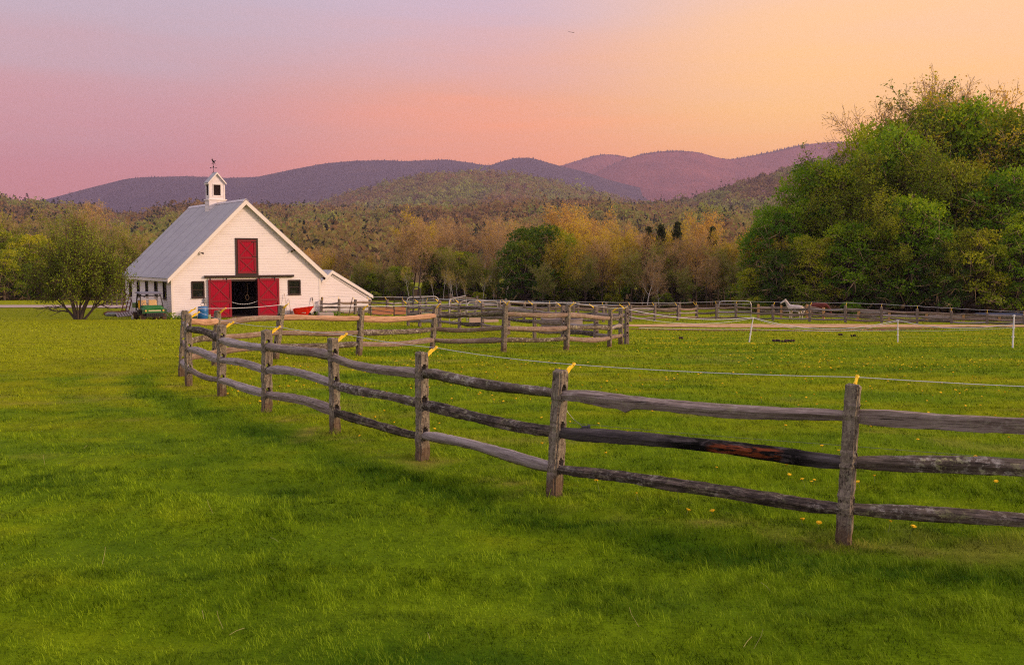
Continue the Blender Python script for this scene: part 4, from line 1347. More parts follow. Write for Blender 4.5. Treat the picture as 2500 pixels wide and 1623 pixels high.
S_POS = [postpos(t) for t in SS]; SR_POS = [postpos(t) for t in SR]; U_POS = [postpos(t) for t in UU]
fence_run('split_rail_fence', S_POS, 'far split rail fence from the lean-to across behind the round pen', 'fence', (.22, .50, .80), far_cfg, P_FAR, 'wooden split rail fences',
          w=.2, dep=.18, seed=23, ins=(.7, .7), wire_r=.010, wiremat=M_WIRE, hside=-1, n=12, ins_len=.34)
fence_run('split_rail_fence', [S_POS[-1]] + SR_POS, 'far split rail fence in front of the white horse along the foot of the wood', 'fence', (.20, .50, .80), far_cfg, P_FAR, 'wooden split rail fences',
          w=.2, dep=.18, seed=29, ins=(.7, .7), wire_r=.010, wiremat=M_WIRE, hside=-1, n=12, ins_len=.34)
fence_run('split_rail_fence', U_POS, 'rear fence with newer orange posts behind the two horses', 'fence', (.28, .56, .84), far_cfg, P_ORANGE, 'wooden split rail fences',
          w=.24, dep=.18, seed=37, ins=None, n=10)
# short fence seen between the apple tree and the barn
LPOS = []
for px in (262, 274, 286, 298, 310, 322):
    p = at(px, 740, 92); z = Tz(p.x, 92); LPOS.append((Vector((p.x, 92, z)), Vector((p.x, 92, z + 1.25))))
fence_run('split_rail_fence', LPOS, 'short fence beyond the drive between the apple tree and the barn corner', 'fence', (.22, .50, .80), far_cfg, P_FAR, 'wooden split rail fences',
          w=.2, dep=.18, seed=43, ins=(.7, .7), wire_r=.010, hside=-1, n=8, ins_len=.34)
# short continuing fence behind the middle pen (second row)
S2 = []
for px in (1100, 1165, 1235, 1300, 1357, 1412, 1480, 1536, 1600, 1660):
    p = at(px, 740, 88); z = Tz(p.x, 88); S2.append((Vector((p.x, 88, z)), Vector((p.x, 88, z + 1.25))))
fence_run('split_rail_fence', S2, 'rear split rail fence at the foot of the middle tree line', 'fence', (.22, .50, .80), far_cfg, P_FAR, 'wooden split rail fences',
          w=.2, dep=.18, seed=47, ins=None, n=8)

# small black insulators resting on the middle rails of the near fence, with a loose loop of wire
q = h1[2][1].lerp(h1[1][1], .10) + Vector((.02, .0, .035))
mb_ = MB(); mb_.tube([q + Vector((-.03, 0, 0)), q + Vector((.05, 0, 0))], .022, 8); mb_.tube([q + Vector((.03, 0, .0)), q + Vector((.055, 0, 0))], .032, 8)
rc = mb_.build('wire_insulator', M_BLACKP); tag(rc, 'small black wire insulator lying on the charred middle rail', 'insulator')
a_ = h1[2][1] + Vector((.06, .02, .22)); loop = [a_, a_ + Vector((.05, 0, -.07)), a_ + Vector((.10, 0, -.13)), q]
lw = MB().tube(loop, .0022, 4).build('loose_wire', M_WIRE2); tag(lw, 'loose end of thin wire curling beside the leaning fence post', 'wire')
lw2 = wire([h1[2][1] + Vector((.1, .08, .05)), h1[1][1] + Vector((0, .12, .09)), h1[0][1] + Vector((0, .12, .06))], None, .0016, M_WIRE2, 'thin_wire', .01)
tag(lw2, 'thin grey wire strung just above the middle rails of the near fence', 'wire')

# ------------------------------------------------------------------ electric tape posts in the paddock
M_WHITEP = simple('white_plastic', (.72, .70, .72), .5, 0, .4, .05)
M_TAPE = simple('white_fence_tape', (.60, .58, .64), .6, 0, .3, .05)
wp = []
for px, tx, ty, D, lab in ((1829, 1839, 775, 40, 'leaning white plastic fence stake in the paddock, left of three'), (2193, 2192, 781, 40.5, 'upright white plastic fence stake in the paddock, middle of three'),
                      (2474, 2476, 768, 31, 'tall white plastic fence stake near the right edge of the photo')):
    p = at(px, 800, D); b = Vector((p.x, D, Tz(p.x, D) - .03)); t = at(tx, ty, D)
    root = empty('fence_stake', b); tag(root, lab, 'stake', 'white plastic stakes in the paddock')
    ax = t - b
    MB().tube([Vector((0, 0, -.05)), ax * .5, ax], [.028, .024, .02], 8).build('shaft', M_WHITEP, root)
    c = MB()
    for f in (.35, .62, .97): c.bar(ax * f + Vector((-.05, 0, 0)), ax * f + Vector((.05, 0, 0)), .02, .03)
    c.build('clip', M_WHITEP, root)
    wp.append((b, t))
def ribbon(pts, w, name, sag):
    V = []; Fc = []; full = []
    for a, b, s in zip(pts[:-1], pts[1:], sag):
        for k in range(16):
            t = k / 16; full.append(Vector(a).lerp(Vector(b), t) - Vector((0, 0, s * 4 * t * (1 - t))))
    full.append(Vector(pts[-1]))
    m_ = MB()
    m_.tube(full, [w * .5] * len(full), 4)
    for i, v in enumerate(m_.v): pass
    return m_.build(name, M_TAPE)
start = at(1520, 752, 36.3)
low_ = lambda q, f: q[0].lerp(q[1], f)
o = ribbon([start, wp[0][1], wp[1][1], low_(wp[2], .72)], .024, 'electric_tape', [.22, .42, .22]); tag(o, 'upper white electric tape sagging between the plastic stakes', 'fence tape')
o = ribbon([start + Vector((0, 0, -.25)), wp[0][1] + Vector((0, 0, -.03)), wp[1][1] + Vector((0, 0, -.05))], .015, 'electric_tape', [.27, .47]); tag(o, 'second white tape sagging just below the upper one', 'fence tape')
low = lambda q, f: q[0].lerp(q[1], f)
o = ribbon([at(1560, 800, 37), low(wp[0], .55), low(wp[1], .55), low(wp[2], .62)], .012, 'boundary_rope', [.03, .05, .05]); tag(o, 'thin lower cord strung straight between the white stakes', 'cord')

# ------------------------------------------------------------------ barn
M_WHITE = Mat('white_painted_siding', .75, .2)
n1 = M_WHITE.noise(M_WHITE.coord((.35, .35, 2.5)), 1.4, 5, .65)
cw = M_WHITE.ramp(n1, [(.25, (.70, .62, .62)), (.5, (.80, .725, .73)), (.8, (.82, .75, .755))])
nz = M_WHITE.new('ShaderNodeSeparateXYZ'); tz = M_WHITE.new('ShaderNodeTexCoord'); M_WHITE.L(tz.outputs['Object'], nz.inputs[0])
dirt = M_WHITE.ramp(M_WHITE.math('ADD', nz.outputs['Z'], M_WHITE.math('MULTIPLY', n1, .6)), [(.3, .55), (.75, 0.)])
M_WHITE.color(M_WHITE.mix(dirt, cw, (.38, .33, .27)))
M_WHITE = M_WHITE.m
M_TRIM = simple('white_trim_paint', (.78, .70, .66), .6, 0, .3, .06)
m = Mat('galvanised_roof', .52, .4)
n1 = m.noise(m.coord((.8, .18, .18)), 3, 6, .65)
sr_ = m.new('ShaderNodeSeparateXYZ'); tr2 = m.new('ShaderNodeTexCoord'); m.L(tr2.outputs['Object'], sr_.inputs[0])
wv_ = m.math('ADD', m.math('MULTIPLY', m.math('SINE', m.math('MULTIPLY', sr_.outputs['Y'], 2 * pi / .36)), .5), .5)
sm_ = m.math('GREATER_THAN', m.math('SINE', m.math('MULTIPLY', sr_.outputs['Y'], 2 * pi / 2.16)), .985)
rc_ = m.ramp(n1, [(.3, (.42, .40, .42)), (.6, (.50, .48, .49)), (.8, (.54, .52, .53))])
st_ = m.noise(m.coord((.5, 3, .5)), 2, 5, .7)
rc_ = m.mix(m.ramp(st_, [(.55, 0.), (.72, .35)]), rc_, (.24, .19, .17))
rc_ = m.mix(m.math('MULTIPLY', wv_, .38), rc_, (.16, .15, .17))  # dark rib stripes painted in, since the ribs shade only faintly
m.color(m.mix(m.math('MULTIPLY', sm_, .5), rc_, (.12, .11, .12))); m.b.inputs['Metallic'].default_value = .2
M_ROOF = m.m
m = Mat('barn_red_paint', .7, .1)
n1 = m.noise(m.coord((8, 1, .6)), 3, 5, .6)
m.color(m.ramp(n1, [(.3, (.29, .004, .020)), (.6, (.37, .006, .027)), (.8, (.41, .010, .034))]))
M_RED = m.m
M_REDD = simple('barn_red_braces', (.22, .004, .015), .6, 0, .3, .15)
M_BROWN = simple('dark_brown_trim', (.040, .022, .018), .7, 0, .3, .3)
M_IRON = simple('black_iron', (.012, .011, .012), .5, .6)
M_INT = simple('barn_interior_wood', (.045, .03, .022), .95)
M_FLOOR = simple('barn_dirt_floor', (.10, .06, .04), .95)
m = Mat('window_glass', .08, .6)
m.color((.02, .022, .02)); 
gt = m.new('ShaderNodeBsdfTransparent'); gt.inputs[0].default_value = (.75, .78, .75, 1); mx = m.new('ShaderNodeMixShader'); mx.inputs[0].default_value = .55
m.L(m.b.outputs[0], mx.inputs[1]); m.L(gt.outputs[0], mx.inputs[2]); m.L(mx.outputs[0], m.out.inputs['Surface'])
M_GLASS = m.m

TH = radians(35)
Ax = at(420.6, 778.8, 68.0); BZ = -1.83
A = Vector((Ax.x, 68.0, BZ))
e1 = Vector((cos(TH), sin(TH), 0)); e2 = Vector((-sin(TH), cos(TH), 0))
def bl(px, py, yoff=0.0):
    """barn-local (u, z) of a photo point on a plane yoff behind the front wall"""
    d = ray(px, py); O = A + e2 * yoff
    dv = Vector(d); n_ = e2
    t = (O - Vector((0, 0, H))).dot(n_) / dv.dot(n_)
    P = Vector((0, 0, H)) + dv * t
    return (P - A).dot(e1), P.z - BZ
def bs(px, py):
    """on the left side wall (x = 0): (y, z)"""
    d = Vector(ray(px, py)); t = (A - Vector((0, 0, H))).dot(e1) / d.dot(e1)
    P = Vector((0, 0, H)) + d * t
    return (P - A).dot(e2), P.z - BZ
WB = bl(783, 768.5)[0]
LB = bs(309, 761)[0]
ru, rz_ = bl(600, 487, -.3)
EAVE = 2.95
lu_, lz_ = bl(409, 680, -.3); rtu, rtz = bl(799.4, 670.6, -.3)
print('barn', WB, LB, 'ridge', ru, rz_, 'left tip', lu_, lz_, 'right tip', rtu, rtz)
RU, RZ_ = ru, rz_
def roof_z(u):
    if u < RU: return RZ_ + (u - RU) * (RZ_ - lz_) / (RU - lu_)
    return RZ_ - (u - RU) * (RZ_ - rtz) / (rtu - RU)

barn = empty('barn', A, TH)
tag(barn, 'white clapboard barn with red sliding doors, grey metal roof and cupola', 'barn')

def clap(mb, u0, u1, z0f, z1, holes, frame, step=.118, top=None, proud=.018, clip=None):
    """clapboards between u0..u1 from z0 up to z1, minus rectangular openings (ua, ub, za, zb); frame maps (u, out, z) to local"""
    z = z0f
    while z < z1 - .01:
        zt = min(z + step, z1); zm = (z + zt) / 2
        a, b = u0, u1
        if clip: a, b = clip(zm, u0, u1)
        if b - a > .03:
            iv = [(a, b)]
            for (ua, ub, za, zb) in holes:
                if za < zm < zb:
                    nv = []
                    for p, q in iv:
                        if ub <= p or ua >= q: nv.append((p, q)); continue
                        if ua > p: nv.append((p, ua))
                        if ub < q: nv.append((ub, q))
                    iv = nv
            for p, q in iv:
                if q - p < .01: continue
                vs = [frame(p, proud, z), frame(q, proud, z), frame(q, .004, zt), frame(p, .004, zt), frame(p, 0.0, z), frame(q, 0.0, z),
                      frame(p, -.04, z), frame(q, -.04, z), frame(q, -.04, zt), frame(p, -.04, zt)]
                mb.add(vs, [(0, 1, 2, 3), (4, 5, 1, 0), (7, 6, 9, 8)])
        z = zt

# openings
def rect(pxa, pya, pxb, pyb, off=0):
    a = bl(pxa, pya, off); b = bl(pxb, pyb, off); return (a[0], b[0], min(a[1], b[1]), max(a[1], b[1]))
win_l = rect(467, 688, 499, 726); win_r = rect(703, 684, 733.5, 718)
loft = rect(574.5, 581, 629.5, 671); door = rect(560, 687, 632, 772); door = (door[0], door[1], 0.0, door[3])
side_w = []
for (xa, xb, yt, yb) in ((316.3, 322.2, 686.5, 721.3), (335.5, 341.3, 687, 722.5), (355.9, 362.1, 687, 724.5), (378, 385, 688, 726.5), (398.8, 406.5, 688.5, 728.7)):
    y0 = bs(xb, 700)[0]; y1 = bs(xa, 700)[0]; z1 = bs((xa + xb) / 2, yt)[1]; z0 = bs((xa + xb) / 2, yb)[1]
    side_w.append((y0, y1, z0, z1))
print('openings', win_l, win_r, loft, door, side_w)
fr = lambda u, o, z: Vector((u, -o, z))
def gclip(zm, a, b):
    # stay under the roof line
    ul = RU - (RZ_ - .12 - zm) * (RU - lu_) / (RZ_ - lz_); ur = RU + (RZ_ - .12 - zm) * (rtu - RU) / (RZ_ - rtz)
    return max(a, ul), min(b, ur)
mb = MB(); clap(mb, 0, WB, 0, RZ_ - .1, [win_l, win_r, loft, door], fr, clip=gclip)
front = mb.build('front_wall', M_WHITE, barn)
fl = lambda u, o, z: Vector((-o, u, z))
zl = roof_z(0) - .08; zr_ = roof_z(WB) - .08
mb = MB(); clap(mb, 0, LB, 0, zl, side_w, fl); mb.build('side_wall', M_WHITE, barn)
mb = MB(); mb.b2(WB - .12, WB - .02, .02, LB, 0, zr_ - .1); mb.build('side_wall', M_WHITE, barn)
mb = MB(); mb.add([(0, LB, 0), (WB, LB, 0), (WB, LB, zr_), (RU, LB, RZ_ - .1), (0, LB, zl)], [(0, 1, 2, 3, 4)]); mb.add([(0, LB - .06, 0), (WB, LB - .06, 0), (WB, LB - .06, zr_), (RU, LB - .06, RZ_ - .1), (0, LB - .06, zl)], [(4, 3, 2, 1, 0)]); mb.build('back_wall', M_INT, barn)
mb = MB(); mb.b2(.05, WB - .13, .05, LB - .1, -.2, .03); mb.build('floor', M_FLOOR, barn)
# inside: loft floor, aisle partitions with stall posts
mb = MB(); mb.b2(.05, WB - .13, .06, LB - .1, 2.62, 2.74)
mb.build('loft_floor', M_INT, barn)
mb = MB()
for u in (door[0] - .35, door[1] + .35):
    for y in (1.2, 3.6, 6.0, 8.4): mb.b2(u - .08, u + .08, y - .08, y + .08, .03, 2.6)
    mb.b2(u - .03, u + .03, 1.3, LB - 1, .03, 1.35)
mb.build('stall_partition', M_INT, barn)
# roof: corrugated sheets either side
def corr(mb, ua, za, ub, zb, y0, y1, wl=.36, amp=.045, th=.05):
    n_ = int((y1 - y0) / wl * 4)
    L = math.hypot(ub - ua, zb - za); nx_, nz_ = -(zb - za) / L, (ub - ua) / L
    if nz_ < 0: nx_, nz_ = -nx_, -nz_
    vs = []; fs = []
    for i in range(n_ + 1):
        y = y0 + (y1 - y0) * i / n_; o = amp * (1 if i % 4 == 1 else (-.3 if i % 4 == 3 else .2)) + .004 * sin(y * .8)
        vs += [(ua + nx_ * o, y, za + nz_ * o), (ub + nx_ * o, y, zb + nz_ * o), (ua - nx_ * th, y, za - nz_ * th), (ub - nx_ * th, y, zb - nz_ * th)]
    for i in range(n_):
        b0 = i * 4; b1 = b0 + 4
        fs += [(b0, b0 + 1, b1 + 1, b1), (b0 + 2, b1 + 2, b1 + 3, b0 + 3), (b0, b1, b1 + 2, b0 + 2), (b0 + 1, b0 + 3, b1 + 3, b1 + 1)]
    fs += [(0, 2, 3, 1), (n_ * 4, n_ * 4 + 1, n_ * 4 + 3, n_ * 4 + 2)]
    mb.add(vs, fs)
Y0, Y1 = -.30, LB + .35
roof = MB(); corr(roof, lu_, lz_, RU, RZ_, Y0, Y1); corr(roof, RU, RZ_, rtu, rtz, Y0, Y1)
roof_o = roof.build('roof', M_ROOF, barn)
mb = MB(); mb.bar((RU - .10, Y0 - .02, RZ_ - .045), (RU - .10, Y1, RZ_ - .045), .24, .03, up=(-.7, 0, .7)); mb.bar((RU + .10, Y0 - .02, RZ_ - .045), (RU + .10, Y1, RZ_ - .045), .24, .03, up=(.7, 0, .7))
mb.build('ridge_cap', simple('ridge_metal', (.55, .50, .52), .5, .3), roof_o)
# rake boards, corner boards, fascia
mb = MB()
for (ua, za, ub, zb) in ((lu_, lz_, RU, RZ_), (RU, RZ_, rtu, rtz)):
    poly = [(ua, Y0 - .03, za - .03), (ub, Y0 - .03, zb - .03), (ub, Y0 - .03, zb - .37), (ua, Y0 - .03, za - .33)]
    mb.prism(poly, (0, .045, 0))
    poly = [(ua, Y0 + .016, za - .10), (ub, Y0 + .016, zb - .10), (ub, Y0 + .016, zb - .14), (ua, Y0 + .016, za - .14)]
    mb.prism(poly, (0, .30, 0))
mb.build('rake_board', M_TRIM, barn)
mb = MB(); mb.b2(-.03, .11, -.034, .0, 0, zl - .02); mb.b2(-.034, -.0045, .0005, .12, 0, zl - .05); mb.b2(WB - .11, WB + .03, -.034, 0, 0, zr_ - .02)
mb.b2(-.032, -.002, LB - .12, LB, 0, zl - .05)
mb.build('corner_board', M_TRIM, barn)
mb = MB(); mb.b2(lu_ + .02, lu_ + .06, Y0 + .05, Y1, lz_ - .22, lz_ - .03); mb.b2(lu_ + .06, -.03, Y0 + .35, LB, lz_ - .22, lz_ - .19)
mb.b2(rtu - .06, rtu - .02, Y0 + .05, Y1, rtz - .22, rtz - .03); mb.build('fascia', M_TRIM, barn)
# sliding doors
def x_panel(parent, u0, u1, z0, z1, y, splits, name='door', fw=.13, label=None):
    mb = MB()
    nb = max(3, int((u1 - u0) / .16)); w_ = (u1 - u0) / nb
    for i in range(nb): mb.b2(u0 + i * w_ + .004, u0 + (i + 1) * w_ - .004, y - .04, y, z0, z1)
    mb.b2(u0 + .001, u1 - .001, y - .03, y - .005, z0 + .001, z1 - .001)
    d = mb.build(name, M_RED, parent)
    if label: d['label'] = label
    b = MB(); yf = y - .045
    for (a, c) in ((u0, u0 + fw), (u1 - fw, u1)): b.b2(a, c, yf - .03, yf, z0, z1)
    zz = [z0 + (z1 - z0) * s for s in splits]
    for k, zc in enumerate(zz):
        za = zc - fw / 2; zb = zc + fw / 2
        if k == 0: za, zb = z0, z0 + fw
        if k == len(zz) - 1: za, zb = z1 - fw, z1
        b.b2(u0 + fw + .001, u1 - fw - .001, yf - .03, yf, za, zb)
    for k in range(len(zz) - 1):
        za = zz[k] + fw * .6; zb = zz[k + 1] - fw * .6
        b.bar((u0 + fw, yf - .008, za), (u1 - fw, yf - .008, zb), .016, fw * .62, up=(0, 0, 1)); b.bar((u0 + fw, yf - .012, zb), (u1 - fw, yf - .012, za), .016, fw * .62, up=(0, 0, 1))
    b.build('brace', M_REDD, d)
    return d
dl = rect(507, 683, 564.7, 772); dr_ = rect(627, 680, 681, 767)
dl = (dl[0], dl[1], .04, dl[3]); dr_ = (dr_[0], dr_[1], .04, dr_[3])
d1 = x_panel(barn, dl[0], dl[1], dl[2], dl[3], -.09, (0, .43, 1), 'sliding_door', .14, 'left red sliding door with cross braces')
d2 = x_panel(barn, dr_[0], dr_[1], dr_[2], dr_[3], -.09, (0, .43, 1), 'sliding_door', .14, 'right red sliding door with cross braces')
for d_, rc in ((d1, dl), (d2, dr_)):
    mb = MB()
    for u in (rc[0] + .12, rc[1] - .35):
        mb.bar((u, -.15, rc[3] - .16), (u, -.15, rc[3] + .16), .03, .05); mb.tube([(u, -.17, rc[3] + .02), (u, -.13, rc[3] + .02)], .055, 8)
    mb.build('hanger', M_IRON, d_)
tr_ = rect(498.5, 676, 715.6, 673); zt_ = max(dl[3], dr_[3]) + .16
mb = MB(); mb.b2(tr_[0], tr_[1], -.20, -.02, zt_ - .07, zt_ + .09); mb.b2(tr_[0] + .01, tr_[1] - .01, -.23, -.20, zt_ - .03, zt_ + .03)
mb.build('door_track', M_BROWN, barn)
mb = MB(); mb.b2(door[0] - .02, door[1] + .02, -.03, .10, door[3] - .001, door[3] + .14); mb.b2(door[0] - .10, door[0], -.02, .10, 0, door[3]); mb.b2(door[1], door[1] + .10, -.02, .10, 0, door[3])
mb.build('door_frame', M_BROWN, barn)
# loft door
lp = (loft[0] + .12, loft[1] - .13, loft[2] + .10, loft[3] - .12)
mb = MB(); mb.b2(loft[0] - .03, lp[0], -.06, .04, loft[2], loft[3]); mb.b2(lp[1], loft[1] + .03, -.06, .04, loft[2], loft[3]); mb.b2(lp[0], lp[1], -.06, .04, lp[3], loft[3]); mb.b2(loft[0] - .03, loft[1] + .03, -.07, .03, loft[2] - .12, lp[2])
mb.build('loft_frame', M_BROWN, barn)
d3 = x_panel(barn, lp[0] + .01, lp[1] - .01, lp[2] + .01, lp[3] - .01, -.01, (0, .47, 1), 'loft_door', .13, 'upper red loft door with two crosses')
mb = MB()
for f in (.06, .5, .94):
    z = lp[2] + (lp[3] - lp[2]) * f; mb.b2(lp[1] - .30, lp[1] + .06, -.10, -.086, z - .02, z + .02)
mb.build('hinge', M_IRON, d3)
# windows
def window(parent, c, mapf, name='window', sash=True, fw=.07, items=None, mat=M_BROWN):
    u0, u1, z0, z1 = c
    def bb(mb, a, b, o0, o1, za, zb):
        p, q = mapf(a, o0, za), mapf(b, o1, zb)
        mb.b2(min(p.x, q.x), max(p.x, q.x), min(p.y, q.y), max(p.y, q.y), za, zb)
    mb = MB()
    bb(mb, u0 - .02, u0 + fw, -.05, .045, z0, z1); bb(mb, u1 - fw, u1 + .02, -.05, .045, z0, z1)
    bb(mb, u0 + fw, u1 - fw, -.05, .045, z1 - fw, z1 + .02); bb(mb, u0 + fw, u1 - fw, -.05, .05, z0 - .02, z0 + fw)
    w = mb.build(name, mat, parent)
    zm = (z0 + z1) / 2
    mb = MB(); bb(mb, u0 + fw, u1 - fw, -.025, .02, zm - .025, zm + .025)
    bb(mb, u0 + fw, u0 + fw + .035, -.025, .018, z0 + fw, zm - .026); bb(mb, u1 - fw - .035, u1 - fw, -.025, .018, z0 + fw, zm - .026)
    mb.build('sash', mat, w)
    mb = MB(); bb(mb, u0 + fw, u1 - fw, -.032, -.028, z0 + fw, zm - .026); bb(mb, u0 + fw, u1 - fw, -.012, -.008, zm + .026, z1 - fw); mb.build('pane', M_GLASS, w)
    mb = MB(); bb(mb, u0 - .06, u1 + .06, .045, .085, z0 - .06, z0 - .021); mb.build('sill', mat, w)
    return w
wl_ = window(barn, win_l, fr); wr_ = window(barn, win_r, fr)
for c in side_w: window(barn, c, fl, fw=.045)
# things standing on the inner sill
M_JUG = simple('milky_plastic', (.72, .70, .64), .5)
def jug(u, z, col, hgt=.26, r_=.07, label='', y=.16):
    o = MB().lathe([(r_, 0), (r_, hgt * .6), (r_ * .5, hgt * .82), (r_ * .3, hgt * .86), (r_ * .3, hgt)], (0, 0, 0), 12).build('jug', col)
    o.location = A + e1 * u + e2 * y + Vector((0, 0, z)); tag(o, label, 'jug'); return o
M_RB = simple('red_plastic_bottle', (.55, .02, .02), .5)
for (c, lst) in ((win_l, ((.42, M_RB, .22, .05, 'small red bottle inside the left barn window'), (.70, M_JUG, .26, .085, 'left of two white jugs inside the left barn window'), (.84, M_JUG, .28, .085, 'right of two white jugs inside the left barn window'))),
                 (win_r, ((.36, M_JUG, .27, .075, 'left white jug of the pair in the right barn window'), (.56, M_JUG, .27, .075, 'right white jug of the pair in the right barn window')))):
    u0, u1, z0, z1 = c
    MB().b2(u0, u1, .06, .28, z0 + .02, z0 + .055).build('shelf', M_INT, barn)
    for f, mm, hh, r_, lab in lst: jug(u0 + (u1 - u0) * f, z0 + .057, mm, hh, r_, lab)
# chain across the doorway
pts = []
for i in range(25):
    t = i / 24; pts.append((door[0] + .02 + (door[1] - door[0] - .04) * t, -.02, 1.12 - .22 * 4 * t * (1 - t) + .02 * t))
mb = MB()
for i in range(24):
    a, b = Vector(pts[i]), Vector(pts[i + 1]); mb.bar(a, b, .035 if i % 2 else .018, .018 if i % 2 else .035)
ch = mb.build('chain', simple('pale_chain', (.55, .56, .62), .4, .3)); ch.location = A; ch.rotation_euler = (0, 0, TH); tag(ch, 'pale chain hung across the open barn doorway', 'chain')
# harness hanging inside
mb = MB(); c0 = ((door[0] + door[1]) / 2 + .55, .9, 0)
mb.tube([(c0[0], c0[1], 2.5), (c0[0] + .05, c0[1], 1.9), (c0[0], c0[1], 1.5)], .012, 5)
for k in range(10):
    t = k / 10 * 6.28; t2 = (k + 1) / 10 * 6.28; mb.bar((c0[0] + .13 * cos(t), c0[1], 1.35 + .2 * sin(t)), (c0[0] + .13 * cos(t2), c0[1], 1.35 + .2 * sin(t2)), .035)
hn = mb.build('harness', simple('tan_leather', (.32, .19, .10), .6)); hn.location = A; hn.rotation_euler = (0, 0, TH); tag(hn, 'leather harness hanging in the dark barn doorway', 'harness')
# meter box
mbx = rect(496.5, 729, 504, 738.5)
mb = MB(); mb.b2(mbx[0], mbx[1], -.14, -.025, mbx[2], mbx[3]); mb.b2(mbx[0] + .03, mbx[1] - .03, -.16, -.14, mbx[2] + .1, mbx[3] - .03); mb.bar(((mbx[0] + mbx[1]) / 2, -.05, mbx[2]), ((mbx[0] + mbx[1]) / 2, -.05, .2), .03)
mb.build('electric_box', simple('grey_metal_box', (.26, .25, .25), .6), barn, bevel=.01)
# flood lamps
def flood(px, py, label, s=1):
    u, z = bl(px, py)
    mb = MB(); mb.tube([(u, -.02, z + .05), (u, -.10, z + .05)], .06, 8); mb.bar((u, -.08, z + .05), (u + .18 * s, -.16, z - .02), .03); mb.bar((u, -.08, z + .05), (u - .18 * s, -.14, z), .03)
    f = mb.build('flood_lamp', M_BROWN, barn)
    f['label'] = label
    for q in (1, -1):
        b = MB(); b.tube([(u + q * .18 * s, -.14, z + .0), (u + q * .28 * s, -.24, z - .06)], [.035, .07], 10); b.build('lamp_head', M_BROWN, f)
flood(484, 617, 'dark double flood lamp under the left roof slope'); flood(718, 612, 'dark double flood lamp under the right roof slope')
u, z = bl(788, 678, .1); mb = MB(); mb.tube([(u, .02, z), (u + .05, -.12, z - .08)], [.05, .10], 8); mb.bar((u - .05, .1, z), (u + .02, -.03, z), .05); mb.build('wall_lamp', M_BROWN, barn)

